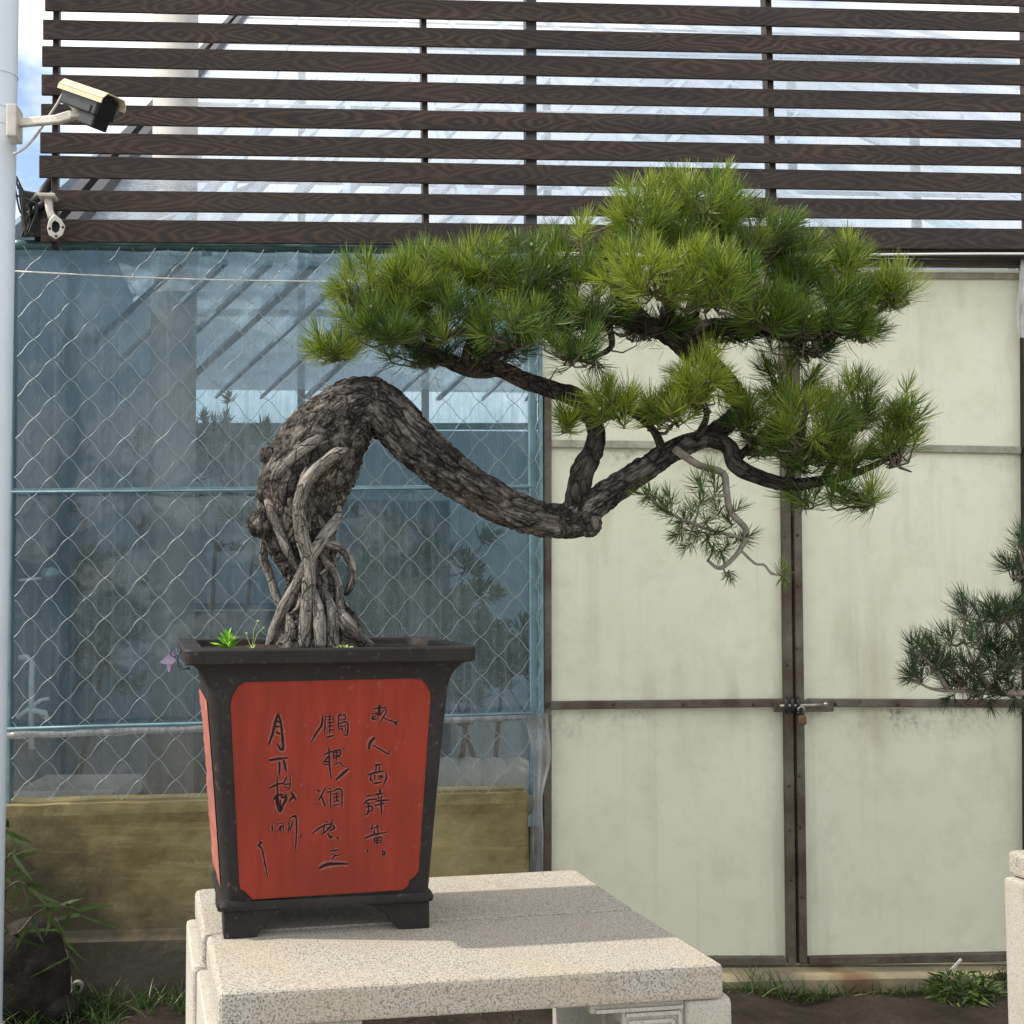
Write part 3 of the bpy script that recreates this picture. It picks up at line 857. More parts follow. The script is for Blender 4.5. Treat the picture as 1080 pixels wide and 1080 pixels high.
def stone_table(label, fl, fr, br, bl, mat):
    ctr = (fl + fr + br + bl) / 4
    t = thing('stone_table', label, 'stone table', Vector((ctr.x, ctr.y, 0)), 'granite display tables')
    u = (fr - fl).normalized(); v = (bl - fl).normalized()
    TH = .064
    stone_slab('top_slab', [fl, fr, br, bl], HS, TH, M[mat], t)
    ez = .020
    Wd = (fr - fl).length
    for sgn in (-1, 1):
        a, c = (fl, bl) if sgn < 0 else (fr, br)
        a2, c2 = a + (c - a) * .012, c - (c - a) * .012
        o0, o1 = u * (sgn * ez), u * (-sgn * .075)
        q = [a2 + o0, a2 + o1, c2 + o1, c2 + o0]
        if sgn > 0: q = [q[1], q[0], q[3], q[2]]
        leg = stone_slab('leg', q, HS - TH - .002, HS - TH + .05, M['granite worn'], t, .012, .014)
        # stepped bracket with a key-pattern relief, under the top on the inner side
        yf = a2 + v * .015; yk = a2 + v * .060
        base = -sgn * .075
        def pt(dx, z, dep): return Vector(((a2 + v * dep) + u * (base - sgn * dx)).to_tuple()[:2] + (z,))
        zt = HS - TH - .003
        steps = [(0, .12), (.045, .12), (.045, .075), (.075, .075), (.075, .045), (.125, .045), (.125, .018), (.19, .018), (.19, 0), (0, 0)]
        F_ = [pt(x, zt - z, .012) for x, z in steps]; B_ = [pt(x, zt - z, .055) for x, z in steps]
        mb = MB(); m_ = len(steps)
        mb.add(F_ + B_, [tuple(range(m_)), tuple(range(2 * m_ - 1, m_ - 1, -1))] + [(i, i + m_, (i + 1) % m_ + m_, (i + 1) % m_) for i in range(m_)])
        br_ = mb.build('bracket', M['granite worn'], t, bevel=.003, seg=1)
        mb = MB()
        for path in ([(.005, .012), (.180, .012)], [(.12, .022), (.012, .022), (.012, .105), (.040, .105)], [(.115, .036), (.026, .036), (.026, .090), (.036, .090), (.036, .052)], [(.048, .060), (.070, .060), (.070, .046)]):
            for (x0, z0), (x1, z1) in zip(path[:-1], path[1:]):
                mb.bar(pt(x0, zt - z0, .009), pt(x1, zt - z1, .009), .0065, .007, tuple(-v))
        mb.build('relief', M['granite worn'], br_)
    return t, u, v
ft, tu, tv = stone_table('front granite table with grey speckled edge under the planter', atZ(230, 1048, HS), atZ(764, 1017, HS), atZ(671, 959.5, HS), atZ(217.5, 986, HS), 'granite')
rt, _, _ = stone_table('rear granite table pushed behind the front one under the planter', atZ(212.5, 985, HS), atZ(669, 958, HS), atZ(609, 917, HS), atZ(205.5, 938, HS), 'granite')
def copy_tree(o, parent=None):
    c = o.copy(); COL.objects.link(c)
    if parent: c.parent = parent; c.matrix_parent_inverse = o.matrix_parent_inverse.copy()
    for ch in [x for x in bpy.data.objects if x.parent == o and x != c]:
        copy_tree(ch, c)
    return c
T2 = copy_tree(rt)
tag(T2, 'granite table at the right edge with sunlit side under the other pine', 'stone table', 'granite display tables')
d2 = atZ(1062, 897, HS) - atZ(205.5, 938, HS)
T2.location = rt.location + Vector((d2.x, d2.y, 0))

# ------------------------------------------------------------------ planter
BL, BR = atZ(236, 991, HS), atZ(453, 979, HS)
pu = (BR - BL).normalized(); pv = Vector((-pu.y, pu.x, 0))
bw = (BR - BL).length / 2
bd = bw * .60
PC = (BL + BR) / 2 + pv * bd
SCL = ((BL + BR) / 2).y / F
def front_z(py, hd):                       # height at which the front face plane is seen at a pixel row
    return atY(350, py, (PC - pv * hd).y).z
hw_top, hd_top = 128 * SCL * .985, bd + (128 * SCL * .985 - bw) * .9
hw_lip, hd_lip = 151.0 * SCL * .998, bd + (151 * SCL * .968 - bw) * 1.0
ZF = HS + .056                              # top of the feet
ZM = ZF + .022                              # top of the moulding
ZT = front_z(737, hd_top)
ZL0 = front_z(700, hd_lip); ZL = front_z(683.5, hd_lip)
pot = thing('planter', 'tall dark stoneware planter with red calligraphy panel on the granite tables', 'planter', Vector((PC.x, PC.y, HS)), 'bonsai planters')
def pring(hw, hd, z, r=.02, n=5):
    out = []
    for sx, sy, a0 in ((1, -1, -90), (1, 1, 0), (-1, 1, 90), (-1, -1, 180)):
        for k in range(n + 1):
            a = R(a0 + 90 * k / n)
            out.append(PC + pu * (sx * (hw - r) + r * math.cos(a)) + pv * (sy * (hd - r) + r * math.sin(a)) + Vector((0, 0, z - PC.z)))
    return out
def pcorn_ring(hw, hd, z, c):               # notched (chamfered) corners of the lip
    return pring(hw, hd, z, c, 5)
prof = [(bw * .98, bd * .97, ZF, .012), (bw + .008, bd + .008, ZF + .002, .014), (bw + .010, bd + .010, ZF + .010, .014), (bw + .006, bd + .006, ZM - .002, .014),
        (bw + .001, bd + .001, ZM, .016)]
nb_ = 10
for k in range(nb_ + 1):
    t = k / nb_
    prof.append((bw + .002 + (hw_top - bw - .002) * (t + .15 * t * (1 - t) * -1), bd + .002 + (hd_top - bd - .002) * t, ZM + .003 + (ZT - ZM - .003) * t, .022))
ncv = 8
for k in range(1, ncv + 1):
    t = k / ncv; a = t * math.pi / 2
    prof.append((hw_top + (hw_lip - .004 - hw_top) * (1 - math.cos(a)), hd_top + (hd_lip - .004 - hd_top) * (1 - math.cos(a)), ZT + (ZL0 - ZT) * math.sin(a), .022))
prof += [(hw_lip, hd_lip, ZL0 + .003, .020), (hw_lip + .002, hd_lip + .002, ZL - .004, .020), (hw_lip - .001, hd_lip - .001, ZL, .019),
         (hw_lip - .038, hd_lip - .038, ZL - .001, .03), (hw_lip - .041, hd_lip - .041, ZL - .006, .03), (hw_lip - .050, hd_lip - .050, ZL - .06, .03)]
mb = MB(); rings = [pring(*p) for p in prof]; n = len(rings[0])
mb.add([p for r_ in rings for p in r_], [(j * n + i, j * n + (i + 1) % n, (j + 1) * n + (i + 1) % n, (j + 1) * n + i) for j in range(len(rings) - 1) for i in range(n)] + [tuple(range(n - 1, -1, -1))])
body = mb.build('body', M['pot'], pot, smooth=True)
body.data.set_sharp_from_angle(angle=R(38))
# feet: bracket shaped
for sx in (-1, 1):
    for sy in (-1, 1):
        mb = MB()
        f = lambda x, y, z: PC + pu * (sx * (bw - x)) + pv * (sy * (bd - y)) + Vector((0, 0, z - PC.z))
        outl = [(0, HS), (.066, HS), (.072, HS + .010), (.086, HS + .020), (.094, HS + .034), (.112, HS + .044), (.128, ZF + .001), (0, ZF + .001)]
        m_ = len(outl)
        for swap in (0, 1):
            dd = .030
            if swap == 0: A = [f(x, 0, z) for x, z in outl]; B = [f(x, dd, z) for x, z in outl]
            else: A = [f(.001, x * .85 + .001, z) for x, z in outl]; B = [f(dd, x * .85 + .001, z) for x, z in outl]
            mb.add(A + B, [tuple(range(m_)), tuple(range(2 * m_ - 1, m_ - 1, -1))] + [(i, i + m_, (i + 1) % m_ + m_, (i + 1) % m_) for i in range(m_)])
        mb.build('foot', M['pot'], pot, bevel=.002, seg=1)
# red panels lying in the tapered faces
zc0, zc1 = ZM + .012, ZT + .0
def face_pt(px, py, off):                   # a point of the front face seen at a pixel
    lo = PC - pv * (bd + .002); hi = PC - pv * hd_top; lo.z, hi.z = ZM + .003, ZT
    nrm = pu.cross(hi - lo).normalized()
    if nrm.dot(-pv) < 0: nrm = -nrm
    d = ray(px, py); t = (lo + nrm * off - EYEP).dot(nrm) / d.dot(nrm)
    return EYEP + d * t
PAN = [(259, 720), (436, 716), (445, 718), (449, 723), (453, 731), (453, 740), (441, 918), (436, 925), (431, 928), (430, 934), (424, 938), (266, 948), (262, 943), (258, 939), (254, 937), (253, 931), (244, 744), (246, 734), (252, 724)]
def flat_panel(name, outline, mat, parent, off, th, bevel=.0015):
    A = [face_pt(x, y, off) for x, y in outline]; B = [face_pt(x, y, off - th) for x, y in outline]
    m_ = len(outline); mb = MB()
    mb.add(A + B, [tuple(range(m_)), tuple(range(2 * m_ - 1, m_ - 1, -1))] + [(i, i + m_, (i + 1) % m_ + m_, (i + 1) % m_) for i in range(m_)])
    return mb.build(name, mat, parent, bevel=bevel, seg=2)
panel = flat_panel('front_panel', PAN, M['red glaze'], pot, .003, .008)
# raised dark moulding around the panel
mb = MB()
rim = [face_pt(x, y, .002) for x, y in PAN]
mb.tube(rim + [rim[0]], .0016, 6, False)
mb.build('panel_border', M['red glaze'], panel, smooth=True)
STROKES = [
 ((370, 730), [([(250,190),(320,180),(400,170)],15), ([(320,145),(310,290)],15), ([(245,245),(330,235)],14), ([(250,260),(248,310),(310,300)],15), ([(300,250),(240,315)],13), ([(340,150),(325,260),(390,190)],15), ([(400,170),(402,230),(360,300),(315,380)],14), ([(370,285),(420,315),(480,335),(520,375),(515,340),(550,330)],15),
   ([(275,515),(240,550),(215,590),(205,650)],28), ([(245,600),(290,625),(330,650),(400,690),(435,705),(440,655)],15),
   ([(275,830),(350,820)],20), ([(290,840),(285,900)],16), ([(330,840),(325,900)],16), ([(200,940),(280,915),(380,900)],20), ([(235,930),(222,1000),(245,1010)],16), ([(400,920),(407,980),(375,1045)],18), ([(270,940),(275,1000)],16), ([(310,960),(360,955),(330,990)],17), ([(260,1040),(350,1025)],20)]),
 ((370, 815), [([(180,265),(230,255)],18), ([(150,350),(200,310),(300,300)],18), ([(165,330),(190,350),(240,340)],15), ([(170,390),(235,380),(240,430),(180,440)],17), ([(200,350),(195,460),(150,480)],17), ([(330,185),(335,240)],20), ([(270,250),(375,235)],18), ([(310,260),(320,300)],15), ([(360,260),(340,300)],15), ([(290,322),(440,310)],19), ([(275,375),(385,345)],18), ([(345,300),(350,470)],19),
   ([(245,590),(235,650)],15), ([(300,580),(300,640)],15), ([(220,640),(330,610)],15), ([(265,650),(270,700)],14), ([(310,640),(310,690)],14), ([(160,745),(250,710),(410,675)],20), ([(265,740),(270,800)],15), ([(270,750),(350,735),(345,800)],15), ([(275,775),(340,765)],14), ([(280,800),(340,790)],14), ([(300,730),(300,840)],14), ([(190,880),(190,905)],22), ([(365,890),(390,900),(385,935),(360,930),(363,892)],14)]),
 ((320, 740), [([(220,160),(205,270),(140,370),(90,460)],20), ([(250,170),(240,380)],15), ([(255,170),(345,165)],13), ([(270,200),(340,200)],13), ([(300,150),(300,370)],14), ([(275,240),(340,235)],13), ([(280,280),(335,275)],14), ([(285,330),(340,320)],14), ([(270,405),(350,385)],19), ([(340,170),(345,230)],12), ([(430,130),(400,170),(400,320)],15), ([(410,165),(470,150),(475,200),(410,210)],14), ([(405,250),(500,235),(500,370),(460,380)],16), ([(400,280),(490,275)],13), ([(410,320),(440,300),(450,340)],14), ([(480,290),(480,340)],13),
   ([(290,520),(295,640),(300,760),(320,880)],17), ([(225,610),(300,575),(400,555)],15), ([(290,620),(225,700)],15), ([(230,680),(300,690)],16), ([(225,715),(290,720)],14), ([(340,560),(345,640)],14), ([(345,560),(420,550),(415,610),(345,610)],15), ([(350,580),(415,575)],12), ([(345,640),(420,625)],13), ([(380,560),(370,720)],12), ([(350,720),(420,690),(440,730),(480,740)],12), ([(455,530),(470,540)],14), ([(510,770),(450,820),(370,890)],26)]),
 ((320, 830), [([(165,35),(180,50)],22), ([(250,10),(200,110),(170,150)],17), ([(210,110),(235,190),(250,220)],17), ([(140,190),(160,185)],10), ([(290,10),(310,30)],15), ([(265,60),(340,45)],13), ([(310,60),(310,240)],15), ([(330,50),(430,30),(440,240)],16), ([(350,80),(400,70)],13), ([(375,60),(375,150)],12), ([(345,120),(410,100)],13), ([(350,165),(410,150)],13), ([(330,210),(430,200)],14), ([(400,90),(370,170)],12),
   ([(255,385),(280,400)],14), ([(105,530),(170,475),(260,430),(330,420)],17), ([(330,370),(310,450),(240,520),(205,540)],15), ([(240,440),(225,520)],13), ([(340,430),(350,470),(300,500)],20), ([(270,470),(330,450)],13), ([(280,540),(310,580),(330,560)],18), ([(390,570),(395,595)],26),
   ([(300,730),(400,715)],17), ([(340,760),(370,780),(425,770)],14), ([(325,830),(340,800),(370,780)],15), ([(180,925),(260,885),(350,875),(510,875)],30)]),
 ((270, 745), [([(250,90),(215,200),(190,310),(145,435)],26), ([(255,90),(285,200),(305,400),(310,480),(280,490),(240,425)],24), ([(225,290),(280,320)],22), ([(220,230),(270,230)],20), ([(235,170),(275,180)],22),
   ([(150,615),(240,600),(360,585)],24), ([(270,630),(265,780)],22), ([(315,610),(345,740)],24),
   ([(150,935),(240,890),(330,870)],20), ([(240,820),(245,1000),(255,1090),(290,1180),(275,1060)],17), ([(350,800),(310,890)],17), ([(390,790),(385,930),(350,950)],14), ([(320,890),(390,880)],14), ([(330,920),(370,930)],14), ([(200,1060),(250,1010),(330,1000)],17), ([(285,1010),(310,1040),(345,1010)],20)]),
 ((265, 835), [([(280,40),(290,130),(330,230),(370,130),(400,50)],20), ([(255,80),(300,40),(290,110)],18), ([(340,40),(350,80)],18), ([(400,30),(400,90),(370,150)],18), ([(490,40),(430,110)],22), ([(460,10),(505,90)],24),
   ([(190,440),(200,445)],14), ([(240,370),(240,450)],17), ([(228,398),(236,402)],14), ([(290,370),(380,350)],11), ([(300,450),(340,390),(330,450)],13), ([(370,370),(360,460)],12), ([(345,380),(355,400)],12), ([(430,320),(430,400),(420,470)],13), ([(470,350),(440,440)],16), ([(440,300),(480,280),(510,290),(515,450),(505,655)],17), ([(570,490),(555,530)],17),
   ([(95,570),(120,580),(80,610),(120,650),(150,780),(185,970)],17)]),
]
def ribbon(mb, pts, w, off):
    P = catmull(pts, 5) if len(pts) > 2 else np.array([np.array(pts[0]) + (np.array(pts[1]) - np.array(pts[0])) * t for t in (0, .33, .66, 1)], float)
    n = len(P); vs = []
    for i, p in enumerate(P):
        t = P[min(i + 1, n - 1)] - P[max(i - 1, 0)]; t = t / (np.linalg.norm(t) + 1e-6); nn = np.array([-t[1], t[0]])
        e = i / (n - 1); ww = w * (.62 + .5 * math.sin(math.pi * (e * .8 + .15))) * (.9 + .2 * random.random())
        for s in (-.5, .5):
            q = p + nn * ww * s
            vs.append(face_pt(q[0], q[1], off))
    mb.add(vs, [(2 * i, 2 * i + 1, 2 * i + 3, 2 * i + 2) for i in range(n - 1)])
CHARS = [(8, 2, 9), (14, 11), (16, 13), (16, 8, 4), (5, 3, 8), (6, 11, 1)]
for idx, ((ox, oy), ss) in enumerate(STROKES):
    k = 0
    for cnt in CHARS[idx]:
        ink, chalk = MB(), MB()
        for pts, w in ss[k:k + cnt]:
            P = [(ox + x / 10.8, oy + y / 10.8) for x, y in pts]
            ribbon(chalk, P, w / 10.8 * 2.8, .0033 + .000002 * (k + 40 * idx))
            ribbon(ink, P, w / 10.8 * 1.0, .0037 + .000002 * (k + 40 * idx))
            k += 1
        chalk.build('worn_halo', M['chalk worn red'], panel)
        ink.build('calligraphy_character', M['ink'], panel)
# side panels with carved relief
for sx in (-1, 1):
    vs = []; ny_, nz_ = 26, 60
    for j in range(nz_ + 1):
        t = j / nz_; zz = ZM + .02 + (ZT - ZM - .022) * t; tt = (zz - ZM) / (ZT - ZM)
        for i in range(ny_ + 1):
            u = i / ny_; hd = bd + (hd_top - bd) * tt - .032; hw = bw + .002 + (hw_top - bw - .002) * (tt - .15 * tt * (1 - tt))
            e = min(u, 1 - u, t * 2, (1 - t) * 2)
            rel = .004 + .004 * noise.noise(Vector((u * 3.5 + 9 * sx, zz * 22, 1))) + .003 * noise.noise(Vector((u * 9, zz * 50, 4)))
            if e < .03: rel = .0022
            vs.append(PC + pu * (sx * (hw + max(rel, .0015))) + pv * ((u * 2 - 1) * hd) + Vector((0, 0, zz - PC.z)))
    w_ = ny_ + 1; mb = MB()
    mb.add(vs, [(j * w_ + i, j * w_ + i + 1, (j + 1) * w_ + i + 1, (j + 1) * w_ + i) for j in range(nz_) for i in range(ny_)])
    o = mb.build('side_panel', M['red glaze sunlit'], pot, smooth=True)
# soil in the pot
vs = []; ns = 24
for j in range(ns + 1):
    for i in range(ns + 1):
        u, v = i / ns * 2 - 1, j / ns * 2 - 1
        p = PC + pu * (u * (hw_lip - .043)) + pv * (v * (hd_lip - .043))
        p.z = ZL - .016 + .012 * max(0, 1 - (u * u + v * v)) + .005 * noise.noise(p * 30)
        vs.append(p)
mb = MB(); w_ = ns + 1
mb.add(vs, [(j * w_ + i, j * w_ + i + 1, (j + 1) * w_ + i + 1, (j + 1) * w_ + i) for j in range(ns) for i in range(ns)])
mb.build('soil_fill', M['soil'], pot, smooth=True)

# ------------------------------------------------------------------ pine needles
def tufts(name, mat, T, parent=None, nneed=80, L=.062, w=.0014, seed=1, spread=(12, 82), shoot=.035):
    """T: list of (tip, axis, tint, scale).  One blade mesh of pine needles."""
    g = np.random.default_rng(seed); V = []; TI = []
    for tip, ax, tint, scl in T:
        tip = np.array(tip); ax = np.array(ax); ax = ax / np.linalg.norm(ax)
        n = int(nneed * (.75 + .5 * g.random()))
        o = np.cross(ax, [0.3, 1, .2]); o /= np.linalg.norm(o); p = np.cross(ax, o)
        sp = np.sort(g.random(n)) ; th = np.radians(spread[0] + (spread[1] - spread[0]) * (1 - sp) ** .8 + g.normal(0, 7, n)); ph = g.random(n) * 2 * np.pi
        d = np.cos(th)[:, None] * ax + np.sin(th)[:, None] * (np.cos(ph)[:, None] * o + np.sin(ph)[:, None] * p)
        st = tip + ax * ((sp - 1) * shoot * scl)[:, None]
        ln = (L * scl * (.78 + .34 * g.random(n)))[:, None]
        bend = ax * .22 + np.array([0, 0, .10]) + g.normal(0, .07, (n, 3))
        mid = st + d * ln * .5; d2 = d + bend; d2 /= np.linalg.norm(d2, axis=1)[:, None]
        end = mid + d2 * ln * .5
        rv = g.normal(0, 1, (n, 3)); s = np.cross(d, rv); s /= np.linalg.norm(s, axis=1)[:, None] + 1e-9
        s2 = s * (w / 2)
        blk = np.stack([st - s2 * .7, st + s2 * .7, mid - s2, mid + s2, end - s2 * .25, end + s2 * .25], 1)
        V.append(blk.reshape(-1, 3)); TI.append(np.repeat(np.clip(tint + g.normal(0, .15, n), 0, 1), 6))
    V = np.concatenate(V); TI = np.concatenate(TI); nn = len(V) // 6
    base = np.arange(nn)[:, None] * 6
    Fq = np.concatenate([base + [0, 1, 3, 2], base + [2, 3, 5, 4]], 0)
    me = bpy.data.meshes.new(name)
    me.vertices.add(len(V)); me.vertices.foreach_set('co', V.ravel())
    me.loops.add(Fq.size); me.loops.foreach_set('vertex_index', Fq.ravel().astype(np.int32))
    me.polygons.add(len(Fq)); me.polygons.foreach_set('loop_start', (np.arange(len(Fq)) * 4).astype(np.int32))
    me.update(calc_edges=True)
    a = me.attributes.new('tint', 'FLOAT', 'POINT'); a.data.foreach_set('value', TI.astype(np.float32))
    me.materials.append(mat)
    o = bpy.data.objects.new(name, me); COL.objects.link(o)
    if parent: o.parent = parent; o.matrix_parent_inverse = parent_inv(parent)
    return o

# ------------------------------------------------------------------ pine trunk and limbs
YT = PC.y
def T3(px, py, dy=0.0): return atY(px, py, YT + dy)
PXM = YT / F
def limb_mesh(mb, path, seg, n, bark=1.0, cut=False, ell=1.0, plate=.33):
    """path: (px, py, dy, radius px).  Plated, fissured, knotty surface."""
    C = catmull(path, n); P = [T3(x, y, dy) for x, y, dy, r in C]; rad = [max(r, .6) * PXM for *_, r in C]
    m = len(P); u = Vector((0, -1, 0)); vs = []; bk = []; along = random.random() * 3
    for i, p in enumerate(P):
        pl_ = plate if not hasattr(plate, '__len__') else (plate[0] if i < .40 * m else plate[1] if i > .52 * m else plate[0] + (plate[1] - plate[0]) * (i / m - .40) / .12)
        if i: along += (p - P[i - 1]).length * pl_
        t = (P[min(i + 1, m - 1)] - P[max(i - 1, 0)]).normalized()
        u = (u - t * u.dot(t)).normalized(); w = t.cross(u)
        for k in range(seg):
            a = 2 * math.pi * k / seg
            d = u * (math.cos(a) * ell) + w * math.sin(a)
            q = p + d * rad[i]
            B = Vector((along, rad[i] * math.cos(a), rad[i] * math.sin(a))); bk.append(tuple(B))
            h = 0
            if bark:
                lump = noise.noise(q * 9) * .10 + noise.noise(q * 22 + Vector((5, 0, 0))) * .055
                wq = B * 56 + Vector((noise.noise(q * 30), noise.noise(q * 30 + Vector((9, 0, 0))), noise.noise(q * 30 + Vector((0, 9, 0))))) * .8
                ds, _ = noise.voronoi(wq)
                e = min(1, (ds[1] - ds[0]) * 3.0)
                st = noise.noise(Vector((B.x * 60, B.y * 190, B.z * 190)))
                h = rad[i] * lump * min(1, bark * 1.6) + bark * (.0078 * (e - .6) * (.35 + .65 * min(1, max(0, .5 + 1.6 * noise.noise(q * 14)))) + .0026 * st + .0014 * noise.noise(q * 120)) * min(1, rad[i] / .035)
            vs.append(q + d * h)
    fs = [(i * seg + k, i * seg + (k + 1) % seg, (i + 1) * seg + (k + 1) % seg, (i + 1) * seg + k) for i in range(m - 1) for k in range(seg)]
    fs += [tuple(range(seg - 1, -1, -1)), tuple((m - 1) * seg + k for k in range(seg))]
    mb.add(vs, fs); mb.bk += bk
    return list(zip(P, rad))
pine = thing('bonsai_pine', 'large leaning bonsai pine with twisted fused roots growing in the red paneled planter', 'bonsai tree', T3(338, 684))
TRUNK = [(337, 712, 0, 56), (337, 690, 0, 49), (336, 665, 0, 42), (331, 632, 0, 30), (326, 597, 0, 29), (317, 560, 0, 40), (318, 522, 0, 47), (333, 482, 0, 46),
         (353, 452, 0, 41), (376, 433, 0, 34), (398, 430, 0, 29), (417, 445, -.01, 27), (440, 469, -.02, 24.5), (468, 493, -.03, 22.5), (500, 515, -.03, 20.5), (540, 537, -.02, 18.5),
         (580, 549, -.01, 17.5), (604, 547, 0, 19.5), (622, 535, 0, 17.5), (645, 519, .0, 14.5), (680, 494, .01, 13), (715, 473, .02, 11.5), (745, 461, .03, 10)]
mb = MB(); SK = []
SK += limb_mesh(mb, TRUNK, 128, 24, 1.0, ell=.92, plate=(.62, .30))
trunk = mb.build('trunk', M['pine bark'], pine, smooth=True)
trunk.data.set_sharp_from_angle(angle=R(60))
LIMBS = [
 [(610, 548, 0, 15), (609, 522, -.01, 13), (614, 497, -.02, 12), (628, 468, -.02, 9.5), (626, 445, -.01, 9), (608, 420, 0, 10.5), (582, 411, .01, 9), (552, 401, .02, 9), (528, 390, .03, 9), (500, 390, .03, 9), (470, 379, .02, 8), (436, 362, .0, 6), (400, 352, -.02, 4), (372, 350, -.04, 2.5)],
 [(740, 463, .03, 11), (767, 447, .04, 10), (781, 424, .05, 9.5), (762, 398, .05, 10.5), (732, 372, .04, 13), (714, 356, .03, 13), (690, 345, .01, 10), (655, 338, -.02, 7), (620, 332, -.05, 4), (590, 320, -.08, 2.5)],
 [(722, 362, .04, 11), (752, 346, .02, 10), (795, 346, 0, 8.5), (838, 354, -.02, 7), (880, 352, -.03, 5), (915, 336, -.03, 3.5), (945, 312, -.03, 2.2)],
 [(745, 461, .03, 10), (768, 471, .0, 9), (776, 490, -.02, 9), (800, 503, -.04, 8), (832, 511, -.05, 7), (868, 507, -.06, 5.5), (905, 498, -.07, 4), (945, 478, -.08, 2.5), (962, 455, -.08, 1.8)],
 [(712, 474, -.03, 4.4), (736, 490, -.07, 4), (762, 499, -.09, 3.8), (766, 517, -.10, 3.4), (771, 540, -.11, 3.2), (787, 560, -.11, 3), (779, 582, -.11, 2.6), (760, 599, -.11, 2.2), (746, 591, -.11, 1.5)],
 [(784, 568, -.11, 1.8), (740, 556, -.12, 1.6), (712, 544, -.12, 1.3), (690, 528, -.12, 1.0)],
 [(781, 580, -.11, 1.6), (796, 594, -.11, 1.4), (806, 596, -.11, 1.4), (814, 605, -.11, 1.2), (826, 606, -.11, 1.0)],
 [(700, 478, .0, 5), (690, 455, -.05, 4), (672, 440, -.09, 3), (652, 430, -.10, 2)],
 [(735, 462, .0, 4), (745, 440, -.07, 3.2), (742, 420, -.09, 2)],
 [(500, 392, .03, 7), (520, 376, -.05, 5), (548, 362, -.10, 4), (565, 345, -.13, 2.5)],
 [(497, 391, .02, 6), (492, 372, .0, 5), (505, 340, .02, 4), (510, 310, .02, 3)],
 [(455, 372, .01, 5), (450, 345, .0, 4), (440, 320, .0, 2.6)],
 [(700, 350, .02, 9), (705, 320, -.04, 7), (700, 290, -.10, 4.5), (690, 265, -.12, 3)],
 [(722, 358, .04, 9), (735, 310, .06, 8), (745, 262, .07, 6), (742, 225, .06, 3.5)],
 [(740, 300, .06, 6), (790, 285, .05, 5), (812, 268, .05, 4), (850, 262, .03, 2.6)],
 [(690, 345, .01, 6), (655, 310, .06, 5), (625, 275, .07, 3.5)],
 [(800, 346, 0, 5), (822, 330, -.07, 4), (845, 318, -.09, 2.6)],
 [(870, 353, -.03, 4), (885, 320, -.02, 3), (896, 285, -.01, 2)],
 [(832, 510, -.05, 5), (838, 480, -.10, 4), (846, 450, -.12, 3), (850, 425, -.12, 2)],
 [(776, 485, -.02, 5), (800, 462, .04, 4), (825, 430, .07, 2.6)],
 [(868, 507, -.06, 4), (885, 515, -.10, 3), (905, 522, -.12, 2)],
 [(868, 505, -.06, 4), (890, 470, -.02, 3), (905, 440, .0, 2)],
 [(625, 448, -.01, 4), (612, 440, -.05, 3), (600, 436, -.07, 2)],
 [(640, 338, -.03, 4), (645, 365, -.06, 3), (625, 378, -.09, 2)],
]
for L_ in LIMBS[:3]:
    mb = MB(); SK += limb_mesh(mb, L_, 40, 12, .8)
    mb.build('limb', M['branch bark'], pine, smooth=True)
for L_ in LIMBS[3:]:
    mb = MB(); SK += limb_mesh(mb, L_, 12, 8, .35)
    mb.build('branch', M['twig grey' if L_[0][1] > 470 and L_[-1][1] > 520 and L_[0][0] < 790 else 'branch bark'], pine, smooth=True)
# fused aerial roots lying on the trunk
Q5 = lambda *pts: [(240 + x / 3.373, 380 + y / 3.373) for x, y in pts]
ROOTS = [
 (Q5((425,318),(385,335),(340,370),(300,408),(275,445),(258,500),(256,560),(266,630),(285,700),(290,760),(283,880),(272,1020)), 6.6, 7.5),
 (Q5((398,520),(388,565),(352,612),(318,662),(283,722),(252,790),(205,880),(172,960),(150,1035)), 5.8, 7.5),
 (Q5((345,265),(300,295),(250,330),(205,372),(175,405),(150,440)), 6, 5),
 (Q5((130,470),(150,520),(168,565),(190,620),(215,680),(250,745)), 5, 4.4),
 (Q5((122,590),(132,650),(128,705),(150,765),(178,850),(205,910)), 5, 4.4),
 (Q5((330,640),(365,655),(400,668),(430,700),(446,755),(435,805),(418,835)), 5, 4.4),
 (Q5((330,685),(352,722),(378,752),(397,805),(400,870),(420,930)), 4, 4),
 (Q5((330,760),(360,735),(400,700)), 2.6, 2.2),
 (Q5((385,880),(415,930),(455,980),(515,1030)), 9, 7),
 (Q5((285,370),(268,420),(262,470),(250,520)), 3.4, 3),
 (Q5((225,900),(250,880),(258,840),(250,800)), 2.5, 2),
 (Q5((300,800),(325,900),(330,1020)), 6, 7),
 (Q5((350,820),(372,900),(375,1020)), 5, 7),
 (Q5((215,900),(225,960),(215,1030)), 5, 6),
]
tC = catmull(TRUNK, 22)
def trunk_front(px, py):                    # depth of the trunk's near surface at a pixel
    best = None
    for x, y, dy, r in tC[:230]:
        d = math.hypot(px - x, py - y)
        q = r * r - d * d
        if q > 0:
            z = dy - math.sqrt(q) * .92 * PXM
            if best is None or z < best: best = z
    return 0.02 if best is None else best
